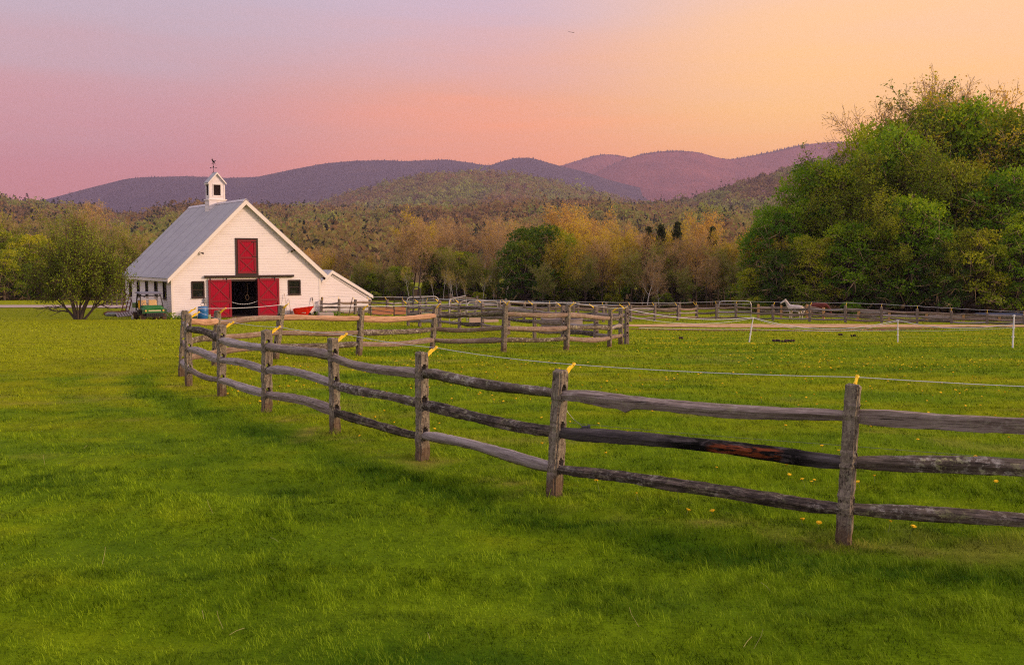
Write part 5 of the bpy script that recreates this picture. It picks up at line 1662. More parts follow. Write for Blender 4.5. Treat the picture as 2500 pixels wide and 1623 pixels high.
# cupola
def cup():
    yc = LB * .48
    # find the position along the ridge seen at px 532
    best = None
    for i in range(400):
        y = LB * i / 400; P = A + e1 * RU + e2 * y; px_ = CX + F * P.x / P.y
        if best is None or abs(px_ - 531) < best[0]: best = (abs(px_ - 531), y)
    y = best[1]; P = A + e1 * RU + e2 * y; D = P.y
    k = D / F
    w, dpt = 1.18, .80
    zf = at(532, 489, D).z - BZ; ze = at(532, 447.5, D).z - BZ; za = at(532, 421, D).z - BZ
    print('cupola', y, w, zf, ze, za, RZ_)
    r = empty('cupola', (0, 0, 0)); r.parent = barn; r.location = (RU, y, 0)
    # base
    mb = MB(); f2 = lambda u, o, z: Vector((u, -dpt / 2 - .06 - o, z)); clap(mb, -w / 2 - .05, w / 2 + .05, RZ_ - 1.0, zf, [], f2, .10)
    f3 = lambda u, o, z: Vector((-w / 2 - .05 - o, u, z)); clap(mb, -dpt / 2 - .06, dpt / 2 + .06, RZ_ - 1.0, zf, [], f3, .10)
    f4 = lambda u, o, z: Vector((w / 2 + .05 + o, -u, z)); clap(mb, -dpt / 2 - .06, dpt / 2 + .06, RZ_ - 1.0, zf, [], f4, .10)
    mb.b2(-w / 2, w / 2, -dpt / 2, dpt / 2, RZ_ - 1.0, zf - .01)
    mb.build('base', M_WHITE, r)
    MB().b2(-w / 2 - .13, w / 2 + .13, -dpt / 2 - .13, dpt / 2 + .13, zf - .02, zf + .05).build('ledge', M_TRIM, r)
    wu0, wu1, wz0, wz1 = -.27, .27, at(532, 478.5, D).z - BZ, at(532, 452, D).z - BZ
    mb = MB()
    f2 = lambda u, o, z: Vector((u, -dpt / 2 - o, z))
    gc = lambda zm, a, b: (max(a, -(w / 2 + .12) * max(.01, (za - .06 - zm)) / (za - ze)) if zm > ze - .1 else a, min(b, (w / 2 + .12) * max(.01, (za - .06 - zm)) / (za - ze)) if zm > ze - .1 else b)
    clap(mb, -w / 2, w / 2, zf + .05, za - .06, [(wu0, wu1, wz0, wz1)], f2, .10, clip=gc)
    f3 = lambda u, o, z: Vector((-w / 2 - o, u, z)); clap(mb, -dpt / 2, dpt / 2, zf + .05, ze, [(-.20, .20, wz0, wz1)], f3, .10)
    f4 = lambda u, o, z: Vector((w / 2 + o, u, z)); clap(mb, -dpt / 2, dpt / 2, zf + .05, ze, [], f4, .10)
    mb.add([(-w / 2, dpt / 2, zf), (w / 2, dpt / 2, zf), (w / 2, dpt / 2, ze), (0, dpt / 2, za - .06), (-w / 2, dpt / 2, ze)], [(0, 1, 2, 3, 4)])
    mb.build('tower', M_WHITE, r)
    mb = MB()
    for s in (-1, 1): mb.b2(s * (w / 2 - .03) - .045, s * (w / 2 - .03) + .045, -dpt / 2 - .032, -dpt / 2 - .004, zf + .05, ze)
    mb.b2(-w / 2 - .03, -w / 2 - .003, -dpt / 2 + .0, -dpt / 2 + .08, zf + .05, ze)
    fwd = .06
    for (a, b, c, d_) in ((wu0 - fwd, wu0, wz0, wz1), (wu1, wu1 + fwd, wz0, wz1), (wu0 - fwd, wu1 + fwd, wz1, wz1 + fwd), (wu0 - fwd, wu1 + fwd, wz0 - fwd, wz0)): mb.b2(a, b, -dpt / 2 - .035, -dpt / 2 + .02, c, d_)
    mb.build('trim', M_TRIM, r)
    mb = MB()
    for i in range(11):
        z = wz0 + (wz1 - wz0) * (i + .5) / 11
        mb.box((0, -dpt / 2 + .03, z), (wu1 - wu0, .075, .018), Matrix.Rotation(radians(35), 3, 'X'))
    mb.build('louvre', M_BROWN, r); mb = MB()
    for i in range(11):
        z = wz0 + (wz1 - wz0) * (i + .5) / 11; mb.box((-w / 2 + .03, 0, z), (.075, .40, .018), Matrix.Rotation(radians(-35), 3, 'Y'))
    mb.build('louvre', M_BROWN, r)
    mb = MB(); mb.b2(wu0, wu1, -dpt / 2 + .08, -dpt / 2 + .09, wz0, wz1); mb.b2(-w / 2 + .08, -w / 2 + .09, -.20, .20, wz0, wz1); mb.build('backing', M_IRON, r)
    rf = MB(); hw = w / 2 + .11; sl = (za - ze) / (w / 2 + .12)
    corr(rf, -hw, za - hw * sl, 0, za, -dpt / 2 - .12, dpt / 2 + .12, .12, .008, .03); corr(rf, 0, za, hw, za - hw * sl, -dpt / 2 - .12, dpt / 2 + .12, .12, .008, .03)
    rf.build('roof', M_ROOF, r)
    mb = MB()
    for s in (-1, 1): mb.prism([(s * hw, -dpt / 2 - .15, za - hw * sl - .02), (0, -dpt / 2 - .15, za - .02), (0, -dpt / 2 - .15, za - .16), (s * hw, -dpt / 2 - .15, za - hw * sl - .13)], (0, .03, 0))
    mb.b2(-hw + .02, -hw + .05, -dpt / 2 - .11, dpt / 2 + .11, za - hw * sl - .12, za - hw * sl - .035)
    mb.build('rake_board', M_TRIM, r)
    # weather vane: rod, ball, arrow arms and a prancing horse
    wv = empty('weather_vane', (0, 0, 0)); wv.parent = barn; wv.location = (RU - .0, y + .30, za - .02); wv.rotation_euler = (0, 0, -TH)
    top_z = at(527, 384, D).z - BZ - za
    s = top_z
    mb = MB(); mb.tube([(0, 0, 0), (0, 0, .62 * s)], .016, 6); mb.lathe([(.001, .36 * s), (.05, .38 * s), (.055, .405 * s), (.05, .43 * s), (.001, .45 * s)], (0, 0, 0), 10)
    mb.bar((-.13, 0, 0.0), (0, 0, .07), .02); mb.bar((.13, 0, 0), (0, 0, .07), .02)
    mb.build('rod', M_IRON, wv)
    mb = MB(); zb = .335 * s
    for a_ in (0.1, 0.1 + pi / 2):
        dx = Vector((cos(a_), sin(a_), 0)); mb.bar(dx * -.20, dx * .20, .014); 
    mb.v = [(v[0], v[1], v[2] + zb) for v in mb.v]
    for sg in (-1, 1):
        mb.prism([(sg * .19, 0, zb - .045), (sg * .27, 0, zb), (sg * .19, 0, zb + .045), (sg * .155, 0, zb)], (0, .012, 0))
    mb.build('arm', M_IRON, wv)
    hz = .62 * s
    horse = [(-.09, .0), (-.05, .06), (-.04, .14), (-.08, .20), (-.11, .33), (-.15, .36), (-.12, .42), (-.07, .46), (-.04, .42), (-.01, .30), (.06, .25), (.12, .26), (.20, .30), (.23, .27), (.15, .21), (.10, .12), (.14, .05), (.17, -.02), (.12, -.01), (.07, .07), (.02, .11), (.01, .03), (-.02, -.03), (-.05, -.01)]
    mb = MB(); mb.prism([(x * .95 * s / 1.15, -.012, hz + z_ * .80 * s / 1.15) for x, z_ in horse], (0, .024, 0)); mb.bar((-.16, 0, hz - .03), (.20, 0, hz - .05), .015); mb.build('horse_figure', M_IRON, wv)
cup()
# low lean-to on the right
def leanto():
    off = 1.2
    pk = bl(809.4, 660, off); ev = bl(907.8, 720.4, off); wr2 = bl(905.7, 764, off)
    u0 = WB + .02; D_ = 7.0
    r = empty('lean_to', (0, 0, 0)); r.parent = barn; r.location = (0, off, 0)
    pu, pz = pk; eu, ez = ev
    zf = lambda u: pz + (u - pu) * (ez - pz) / (eu - pu) if u > pu else pz - (pu - u) * .95
    mb = MB()
    def gc(zm, a, b):
        b2 = pu + (pz - .10 - zm) * (eu - pu) / (pz - ez); a2 = pu - (pz - .1 - zm) / .95
        return max(a, a2), min(b, b2)
    clap(mb, u0 - .1, wr2[0], -.35, pz - .12, [], fr, clip=gc)
    sr = lambda u, o, z: Vector((wr2[0] + o, u, z)); clap(mb, 0, D_, -.35, ez - .05, [], sr)
    mb.build('wall', M_WHITE, r)
    rf = MB(); corr(rf, pu, pz, eu + .05, ez - .03, -.12, D_); corr(rf, pu - 1.2, pz - 1.14, pu, pz, -.12, D_)
    rf.build('roof', M_ROOF, r)
    mb = MB()
    mb.prism([(pu, -.15, pz - .02), (eu + .05, -.15, ez - .05), (eu + .05, -.15, ez - .25), (pu, -.15, pz - .24)], (0, .04, 0))
    mb.prism([(pu, -.15, pz - .02), (pu, -.15, pz - .24), (pu - .85, -.15, pz - 1.0), (pu - .85, -.15, pz - .82)], (0, .04, 0))
    mb.prism([(pu, -.06, pz - .36), (eu - .05, -.06, ez - .36), (eu - .05, -.06, ez - .42), (pu, -.06, pz - .42)], (0, .035, 0))
    mb.b2(wr2[0] - .10, wr2[0] + .028, -.03, -.0, -.35, ez - .12)
    mb.build('trim', M_TRIM, r)
    u, z = bl(785.5, 729, off); MB().b2(u - .07, u + .07, -.10, -.022, z - .12, z + .12).build('outlet_box', M_BROWN, r)
leanto()

# ------------------------------------------------------------------ things around the barn
def gpos(px, D):
    p = at(px, 760, D); return Vector((p.x, D, Tz(p.x, D)))
# blue barrel with a hose reel handle
def on_front(px, py_base, yoff):
    u, _ = bl(px, 760, -yoff); P = A + e1 * u - e2 * yoff; P.z = Tz(P.x, P.y); return P
bp_ = on_front(495, 779, 1.0)
M_BLUE = simple('blue_plastic', (.012, .13, .36), .45, 0, .4, .12)
br = empty('plastic_barrel', bp_); br['label'] = 'bright blue plastic barrel standing left of the open barn door'; br['category'] = 'barrel'
bw = 24.0 / F * bp_.y / 2; bh = 31.0 / F * bp_.y
MB().lathe([(bw * .93, 0), (bw * .98, .04), (bw, bh * .30), (bw * 1.02, bh * .32), (bw, bh * .34), (bw, bh * .64), (bw * 1.02, bh * .66), (bw, bh * .68), (bw * .98, bh - .04), (bw * .92, bh), (bw * .86, bh - .015)], (0, 0, 0), 24).build('body', M_BLUE, br, True)
mb = MB(); lp_ = [(.13 * sin(t) * (1 if abs(sin(t)) < .9 else .9), 0, bh + .14 - .12 * cos(t) + (.0)) for t in np.linspace(0, 2 * pi, 15)]; mb.tube(lp_, .014, 6); mb.build('lid_handle', M_IRON, br)
# green bucket / hose beside it
P = on_front(509, 779, .7)
o = MB().lathe([(.13, 0), (.16, .28), (.165, .30), (.15, .30)], (0, 0, 0), 14).build('bucket', simple('pale_green_plastic', (.28, .34, .16), .6)); o.location = P; tag(o, 'small pale green bucket right of the blue barrel', 'bucket')
P = on_front(467, 779, .8)
o = MB().lathe([(.30, 0), (.36, .16), (.37, .22), (.34, .22)], (0, 0, 0), 16).build('feed_tub', simple('dark_green_rubber', (.03, .07, .045), .6)); o.location = P; tag(o, 'dark green feed tub behind the corner fence post', 'tub')
# wheelbarrow with red tub
def barrow():
    P = on_front(741, 769, .9)
    r = empty('wheelbarrow', P, radians(8)); tag(r, 'bright red wheelbarrow tipped up against the barn wall', 'wheelbarrow')
    k = P.y / F; L = 50 * k; hh = 24 * k
    M_R = simple('red_poly_tub', (.72, .012, .006), .35, 0, .5, .06)
    # side view tub: top rim from left (low) to right (high, pointed), bottom narrower
    x0 = -L / 2
    secs = []
    prof = [(-.50, .72, .72), (-.42, .16, .80), (-.20, .0, .83), (.16, .0, .92), (.32, .45, .96), (.5, 1.0, 1.0)]
    V = []; Fc = []
    for (fx, zb, zt) in prof:
        wb_ = .20 if -.45 < fx < .4 else .24; wt = .36 if fx < .4 else .28
        x = fx * L
        V += [(x, -wb_, zb * hh), (x, wb_, zb * hh), (x, wt, zt * hh), (x, -wt, zt * hh)]
    n = len(prof)
    for i in range(n - 1):
        a = i * 4; b = a + 4
        Fc += [(a, a + 1, b + 1, b), (a + 1, a + 2, b + 2, b + 1), (b, b + 3, a + 3, a)]
    Fc += [(0, 3, 2, 1), ((n - 1) * 4, (n - 1) * 4 + 1, (n - 1) * 4 + 2, (n - 1) * 4 + 3)]
    m_ = MB(); m_.add(V, Fc); o = m_.build('tub', M_R, r); sm = o.modifiers.new('s', 'SOLIDIFY'); sm.thickness = .02
    m_ = MB()
    rim = [(p[0] * L, -(.36 if p[0] < .4 else .28) - .012, p[2] * hh) for p in prof]; m_.tube(rim, .018, 6); m_.build('rim', M_R, o)
    m_ = MB(); 
    m_.tube([(-.85, -.25, .02), (-.45, -.22, .14), (.30, -.16, .03)], .022, 6); m_.tube([(-.85, .25, .02), (-.45, .22, .14), (.30, .16, .03)], .022, 6)
    m_.build('handle', simple('ash_wood', (.22, .13, .08), .7), r)
    w_ = MB(); w_.tube([(.42, -.05, .10), (.42, .05, .10)], .16, 14); w_.build('wheel', M_BLACKP, r)
    # pale maker's mark: a row of strokes and a round badge
    mk = MB()
    for i in range(6): mk.b2(-.10 + i * .032, -.10 + i * .032 + .018, -.3025, -.2995, .34 * hh, .34 * hh + .045)
    mk.tube([(.14, -.3025, .36 * hh), (.14, -.3, .36 * hh)], .042, 12)
    mk.v = [(v[0], v[1] + .035 * 0, v[2]) for v in mk.v]
    mk.build('maker_mark', simple('cream_print', (.7, .62, .5), .6), o)
barrow()
def tool(px0, py0, px1, py1, nm, cat, lab, col, hr=.014, head=None):
    a = bl(px0, py0, -.08); b_ = bl(px1, py1, -.45)
    top = A + e1 * a[0] - e2 * .08 + Vector((0, 0, a[1])); bot = A + e1 * b_[0] - e2 * .45; bot.z = Tz(bot.x, bot.y) + .02
    r = empty(nm, bot); tag(r, lab, cat)
    d = top - bot
    MB().tube([Vector((0, 0, 0)), d], hr, 6).build('handle', col, r)
    hd = MB()
    if head == 'rake':
        hd.bar((-.18, -.02, .02), (.18, -.02, .02), .03)
        for i in range(7): hd.bar((-.17 + i * .056, -.02, .02), (-.17 + i * .056, -.05, -.02), .012)
    elif head == 'shovel': hd.prism([(-.11, -.02, .28), (.11, -.02, .28), (.11, -.03, .08), (0, -.03, -.01), (-.11, -.03, .08)], (0, .02, 0))
    else:
        for i in range(5): hd.bar((-.1 + i * .05, 0, .0), (-.1 + i * .05, -.02, .30), .012)
        hd.bar((-.11, -.02, .30), (.11, -.02, .30), .02)
    hd.build('head', M_IRON, r)
    if head == 'shovel': MB().tube([d * .82, d], hr * 1.7, 6).build('grip', M_IRON, r)
TANW = simple('tan_handle', (.42, .26, .12), .6)
tool(694.5, 717, 702, 769, 'rake', 'rake', 'tall thin rake leaning on the barn right of the red door', TANW, head='rake')
tool(705, 729.5, 711, 768, 'pitchfork', 'pitchfork', 'short tan handled pitchfork leaning beside the rake', TANW, .018, 'fork')
tool(762, 726, 769, 769, 'shovel', 'shovel', 'shovel with black grip leaning right of the red wheelbarrow', TANW, .02, 'shovel')
P0_, P1_ = at(860.5, 727, 73.5), gpos(851, 73.2)
r = empty('metal_rod', P1_); tag(r, 'thin dark rod leaning on the low fence before the lean-to', 'rod'); MB().tube([Vector((0, 0, 0)), P0_ - P1_], .03, 6).build('shaft', M_BROWN, r)
# stone block and log in front of the lean-to
P = gpos(795, 72.4)
o = MB().box((0, 0, .12), (1.1, .5, .34)).build('stone_slab', simple('pale_stone', (.36, .30, .28), .9, 0, .2, .3, 4), bevel=.06); o.location = P; o.rotation_euler = (0, 0, .4); tag(o, 'pale stone slab on the grass at the foot of the lean-to wall', 'stone')

# ---- utility vehicle
def utv():
    D = 66.9
    P = gpos(365, D); P.z = BZ - .02 - .06
    r = empty('utility_vehicle', P, radians(33)); tag(r, 'green open farm utility vehicle with a roof, parked at the left barn wall', 'utility vehicle')
    G = simple('green_bodywork', (.02, .16, .025), .35, 0, .5, .1); GD = simple('dark_green_plastic', (.02, .06, .02), .5)
    K = simple('black_frame', (.022, .018, .022), .5); Yl = simple('yellow_vinyl_seat', (.75, .42, .01), .5); RF = simple('grey_roof_plastic', (.13, .12, .15), .5)
    # front faces -y ; width along x 1.52, length 2.9
    m_ = MB()   # hood
    hood = [(-.60, -1.45, .80), (.60, -1.45, .80), (.66, -1.30, .94), (.62, -.72, 1.12), (-.62, -.72, 1.12), (-.66, -1.30, .94)]
    m_.add([(-.44, -1.42, .93), (.44, -1.42, .93), (.56, -.70, 1.13), (-.56, -.70, 1.13), (-.70, -1.34, .84), (.70, -1.34, .84), (.76, -.62, .98), (-.76, -.62, .98)], [(0, 1, 2, 3), (4, 0, 3, 7), (1, 5, 6, 2)])
    m_.add([(-.70, -1.34, .84), (-.44, -1.42, .93), (.44, -1.42, .93), (.70, -1.34, .84), (.66, -1.42, .66), (-.66, -1.42, .66)], [(0, 5, 4, 3, 2, 1)])
    hood_o = m_.build('hood', G, r)
    sm = hood_o.modifiers.new('s', 'SOLIDIFY'); sm.thickness = .03
    m_ = MB(); m_.box((0, -1.43, .80), (.78, .03, .07)); m_.build('grille_strip', simple('pale_badge', (.62, .55, .35), .5), hood_o)
    m_ = MB(); m_.box((0, -1.36, .56), (1.0, .16, .20)); 
    for i in range(7): m_.box((-.36 + i * .12, -1.45, .56), (.03, .03, .16))
    m_.bar((-.70, -1.50, .42), (.70, -1.50, .42), .05); m_.bar((-.5, -1.50, .42), (-.5, -1.36, .62), .04); m_.bar((.5, -1.50, .42), (.5, -1.36, .62), .04)
    m_.build('bumper', K, r)
    for s in (-1, 1):
        m_ = MB(); m_.tube([(s * .56, -1.385, .80), (s * .56, -1.455, .80)], .065, 12); m_.build('headlight', simple('amber_lens', (.70, .42, .12), .2, 0, .6), r)
        m_ = MB(); m_.tube([(s * .66, -1.33, .80), (s * .67, -1.40, .80)], .04, 10); m_.build('headlight', simple('clear_lens', (.7, .62, .45), .2, 0, .6), r)
    m_ = MB()  # fenders
    for s in (-1, 1):
        m_.box((s * .70, -1.00, .86), (.22, .72, .06)); m_.box((s * .70, -1.38, .72), (.20, .05, .26))
    m_.build('fender', GD, r, bevel=.02)
    m_ = MB(); m_.box((0, -.1, .45), (1.3, 2.3, .14)); m_.box((0, -.62, .86), (1.40, .10, .5)); m_.box((0, .36, .62), (1.36, .5, .32)); m_.build('chassis', K, r)
    for s in (-.34, .34):
        m_ = MB(); m_.box((s, .30, .86), (.56, .5, .14)); m_.box((s, .56, 1.16), (.54, .13, .56), Matrix.Rotation(radians(-10), 3, 'X')); m_.build('seat', Yl, r, bevel=.05)
    m_ = MB()
    ring = [(-.34 + .17 * cos(t), -.26 - .05 * sin(t), 1.16 + .15 * sin(t)) for t in np.linspace(0, 2 * pi, 13)]; m_.tube(ring, .016, 6); m_.tube([(-.34, -.26, 1.16), (-.34, -.60, .98)], .022, 6); m_.build('steering_wheel', K, r)
    m_ = MB()
    for s in (-1, 1):
        pts = [(s * .74, -.70, .92), (s * .66, -.42, 1.62), (s * .62, -.34, 1.86), (s * .62, .62, 1.88), (s * .70, .76, .70)]
        m_.tube(pts, .045, 7); m_.tube([(s * .70, .66, 1.2), (s * .62, .30, 1.86)], .022, 6)
    m_.tube([(-.72, -.64, 1.10), (.72, -.64, 1.10)], .035, 6); m_.tube([(-.65, -.38, 1.74), (.65, -.38, 1.74)], .035, 6); m_.tube([(-.68, .70, 1.35), (.68, .70, 1.35)], .022, 6)
    m_.build('roll_cage', K, r)
    m_ = MB(); m_.add([(-.78, -.62, 1.86), (.78, -.62, 1.86), (.78, .78, 1.92), (-.78, .78, 1.92), (-.70, -.50, 1.97), (.70, -.50, 1.97), (.70, .66, 2.0), (-.70, .66, 2.0)], [(3, 2, 1, 0), (4, 5, 6, 7), (0, 1, 5, 4), (1, 2, 6, 5), (2, 3, 7, 6), (3, 0, 4, 7)]); m_.build('roof', RF, r, bevel=.03)
    gm = Mat('clear_windscreen', .1, .5); gt_ = gm.new('ShaderNodeBsdfTransparent'); mx_ = gm.new('ShaderNodeMixShader'); mx_.inputs[0].default_value = .85
    gm.color((.5, .45, .47)); gm.L(gm.b.outputs[0], mx_.inputs[1]); gm.L(gt_.outputs[0], mx_.inputs[2]); gm.L(mx_.outputs[0], gm.out.inputs['Surface'])
    m_ = MB(); m_.add([(-.70, -.655, 1.12), (.70, -.655, 1.12), (.64, -.43, 1.72), (-.64, -.43, 1.72)], [(0, 1, 2, 3)]); o = m_.build('windscreen', gm.m, r); o.modifiers.new('s', 'SOLIDIFY').thickness = .006
    for s in (-.42, .42):
        m_ = MB(); m_.tube([(s, -.45, 1.70), (s, -.49, 1.70)], .055, 10); m_.build('work_lamp', K, r)
    m_ = MB(); m_.box((0, 1.28, .92), (1.36, 1.0, .05)); 
    for s in (-1, 1): m_.box((s * .70, 1.28, 1.06), (.05, 1.0, .32))
    m_.box((0, 1.80, 1.06), (1.40, .05, .32)); m_.box((0, .77, 1.06), (1.40, .05, .32)); m_.build('cargo_bed', G, r)
    def wheel(x, y, R_, wd):
        w = MB(); nseg = 24
        V = []; Fc = []
        for k in range(nseg):
            t = 2 * pi * k / nseg; rr2 = R_ * (1.0 if k % 2 else .93)
            for (xx, q) in ((-wd / 2, .80), (-wd / 2, .95), (-wd * .3, 1), (wd * .3, 1), (wd / 2, .95), (wd / 2, .80)):
                V.append((x + xx, y + rr2 * q * cos(t), R_ + rr2 * q * sin(t)))
        for k in range(nseg):
            k2 = (k + 1) % nseg
            for j in range(5): Fc.append((k * 6 + j, k * 6 + j + 1, k2 * 6 + j + 1, k2 * 6 + j))
        Fc.append(tuple(k * 6 for k in range(nseg))); Fc.append(tuple(k * 6 + 5 for k in range(nseg))[::-1])
        w.add(V, Fc); o = w.build('wheel', simple('muddy_tyre', (.10, .062, .045), .95, 0, .1, .6, 12), r)
        w = MB(); w.tube([(x - wd / 2 - .01, y, R_), (x + wd / 2 + .01, y, R_)], R_ * .5, 12); w.build('rim', simple('yellow_rim', (.45, .30, .03), .6), o)
    for s in (-1, 1): wheel(s * .66, -.98, .31, .26); wheel(s * .66, 1.12, .32, .30)
utv()
# ladder-like rusty leaning rails at the rear left corner and pallet
M_RUST = simple('rusty_iron', (.13, .04, .022), .9, 0, .2, .5, 5)
def leaning():
    g0 = Vector(bs_pos := (0, 0, 0))
    base = gpos(295, 75.5); top = at(307, 718, 77)
    r = empty('gate_panel', base); tag(r, 'narrow rusty metal gate panel leaning on the rear left corner of the barn', 'gate panel')
    d = top - base
    mb = MB()
    for o_ in (0, .30, .55): mb.tube([Vector((o_, 0, 0)), Vector((o_, 0, 0)) + d], .045, 6)
    mb.build('bars', M_RUST, r)
    mb = MB()
    for f in (.15, .35, .55, .75, .95): mb.bar(d * f, d * f + Vector((.55, 0, 0)), .04)
    mb.build('rung', M_RUST, r)
    P = gpos(306, 71.5); r = empty('wooden_pallet', P + Vector((0, 0, .12)), .5); tag(r, 'grey wooden pallet lying tilted in the grass by the barn corner', 'pallet'); r.rotation_euler = (.20, -.1, .5)
    mb = MB()
    for i in range(7): mb.box((-.55 + i * .18, 0, .06), (.12, 1.2, .03))
    mb.build('deck_board', simple('pallet_wood', (.26, .20, .19), .9), r)
    mb = MB()
    for y in (-.5, 0, .5): mb.box((0, y, 0), (1.2, .09, .09))
    mb.build('runner', simple('pallet_runner', (.20, .15, .13), .9), r)
    P = gpos(283, 74); mb = MB(); mb.box((0, 0, .12), (1.6, .7, .22), Matrix.Rotation(.15, 3, 'X')); o = mb.build('rusty_trough', M_RUST, bevel=.04); o.location = P; tag(o, 'rusty low trough lying beside the drive left of the barn', 'trough')
    P = gpos(275, 72); o = MB().lathe([(.12, 0), (.3, .02), (.34, .2), (.22, .34), (.05, .38)], (0, 0, 0), 9).build('stone', simple('grey_stone', (.22, .22, .20), .9, 0, .2, .4, 4)); o.location = P; o.scale = (1.7, 1, .8); tag(o, 'grey stone in the grass left of the pallet', 'stone')
    P = gpos(326, 67.5); o = MB().lathe([(.10, 0), (.16, .04), (.17, .18), (.08, .28), (.02, .30)], (0, 0, 0), 10).build('white_jug', M_JUG); o.location = P + Vector((0, 0, .0)); tag(o, 'small pale jug on the ground at the left wheel of the green vehicle', 'jug')
leaning()
# weeds at the barn foot
def weeds(name, px, D, w, hgt, n, mat, lab, cat='plants', stuff=False):
    r = np.random.default_rng(int(px * 7)); P = gpos(px, D)
    C = np.stack([r.normal(0, w / 2.2, n), r.normal(0, w / 5, n), r.random(n) ** 1.4 * hgt], -1)
    LV, LQ, LT = leaves_np(C, .06, r, None, r.uniform(.1, .8, n))
    o = np_mesh(name, LV, [LQ], mat, None, {'tone': LT}); o.location = P; tag(o, lab, cat); return o
weeds('weed_clump', 412, 67.2, .55, .48, 260, L_GREEN, 'dark leafy weeds between the green vehicle and the barn corner')
weeds('weed_clump', 432, 67.6, .9, .22, 160, L_GREEN, 'low weeds along the barn foot right of the corner')
weeds('weed_clump', 450, 68.2, .9, .20, 150, L_GREEN, 'low weeds along the barn foot behind the corner fence post')
weeds('weed_clump', 473, 69, .8, .25, 160, L_GREEN, 'low weeds at the barn foot beside the dark green tub')
weeds('weed_clump', 352, 68.6, 1.2, .35, 200, L_OLIVE, 'scruffy grass growing behind the green vehicle')
weeds('weed_clump', 775, 73.2, .7, .25, 120, L_OLIVE, 'dry tuft at the right barn corner below the shovel')
weeds('weed_clump', 808, 73.0, 1.2, .3, 260, L_GREEN, 'green weeds growing behind the stone slab')

# ------------------------------------------------------------------ round pen panels, gates
M_GALV = simple('galvanised_tube', (.34, .32, .33), .45, .5)
M_DARKT = simple('dark_steel_tube', (.05, .042, .045), .6, .3)
def panel(name, pxa, pxb, D0, D1, top, hgt, bars, mat, lab, cat='gate', rad=.035, verts=2):
    a = at(pxa, 740, D0); b = at(pxb, 740, D1); ta = at(pxa, top, D0).z
    A0 = Vector((a.x, D0, ta - hgt)); B0 = Vector((b.x, D1, ta - hgt)); r = empty(name, A0); tag(r, lab, cat, 'metal paddock gates and pen panels')
    d = B0 - A0; L = d.length; u = d.normalized(); c = .28
    pts = [Vector((0, 0, 0)), Vector((0, 0, hgt - c)), u * c * .3 + Vector((0, 0, hgt - c * .3)), u * c + Vector((0, 0, hgt)), u * (L - c) + Vector((0, 0, hgt)), u * (L - c * .3) + Vector((0, 0, hgt - c * .3)), u * L + Vector((0, 0, hgt - c)), u * L]
    MB().tube(pts, rad, 6).build('frame', mat, r)
    mb = MB()
    for i in range(bars): z = hgt * (i + .3) / (bars + .2); mb.tube([Vector((0, 0, z)), u * L + Vector((0, 0, z))], rad * .7, 5)
    mb.build('bar', mat, r)
    mb = MB()
    for i in range(1, verts): mb.tube([u * L * i / verts, u * L * i / verts + Vector((0, 0, hgt))], rad * .7, 5)
    if verts > 1: mb.build('upright', mat, r)
    return r
panel('paddock_gate', 1755, 1834, 81, 81, 735, 1.5, 5, M_GALV, 'galvanised field gate in the far fence left of the white horse')
panel('pen_panel', 962, 1008, 66, 64, 727, 1.5, 5, M_DARKT, 'dark steel pen panel left of the black arch', verts=1)
panel('pen_panel', 993, 1071, 63, 64, 725, 1.5, 4, M_GALV, 'grey round pen panel right of the black arch')
panel('pen_panel', 1097, 1138, 60, 66, 731, 1.5, 4, M_GALV, 'short grey pen panel with rounded top in the middle of the round pen')
panel('pen_panel', 1140, 1215, 66, 68, 737, 1.3, 4, M_GALV, 'low grey pen panel at the right of the round pen')
panel('pen_panel', 905, 962, 70, 66, 737, 1.2, 4, M_DARKT, 'dark steel pen panel at the left end of the round pen', verts=1)
a = at(1009, 750, 62); zt = at(1009, 701.5, 62).z; b = at(1026.5, 750, 62); zb = Tz(a.x, 62)
r = empty('arch_frame', (a.x, 62, zb)); tag(r, 'tall black metal arch over the entrance of the round pen', 'arch', 'metal paddock gates and pen panels')
hh = zt - zb; ww_ = b.x - a.x
MB().tube([(0, 0, 0), (0, 0, hh - .1), (.1, 0, hh), (ww_ - .1, 0, hh), (ww_, 0, hh - .1), (ww_, 0, 0)], .045, 6).build('frame', M_DARKT, r)
MB().tube([(0, 0, hh * .45), (ww_, 0, hh * .45)], .03, 6).build('crossbar', M_DARKT, r)
for pxa, pxb, D, lab in ((908, 990, 74, 'long low terracotta boards edging the ground behind the left round pen'), (1145, 1215, 66, 'pale plank lying low behind the middle of the pen')):
    a = at(pxa, 762, D); b = at(pxb, 762, D + 1); m_ = MB(); L = (b - a).length; m_.box((L / 2, 0, .22), (L, .08, .40)); m_.box((L / 2, .02, .50), (L * .98, .07, .1))
    o = m_.build('ground_board', simple('terracotta_boards', (.42, .17, .085) if D == 74 else (.42, .30, .24), .9), bevel=.01); o.location = (a.x, D, Tz(a.x, D)); o.rotation_euler = (0, 0, atan2(1, L)); tag(o, lab, 'board')
# water trough behind the grey fence
P = gpos(1372, 52); m_ = MB(); m_.lathe([(1.0, 0), (1.08, .05), (1.08, .7), (1.12, .74), (1.12, .78), (1.02, .78), (1.0, .6)], (0, 0, 0), 24)
o = m_.build('water_trough', simple('grey_rubber', (.20, .16, .16), .7), smooth=False); o.location = P; tag(o, 'round grey water trough behind the grey fence', 'trough')
P = gpos(2440, 78); o = MB().box((0, 0, .3), (3.4, 1.2, .6)).build('feed_trough', simple('dark_blue_plastic', (.015, .03, .08), .5), bevel=.08); o.location = P; tag(o, 'dark blue trough beyond the far fence near the right edge', 'trough')

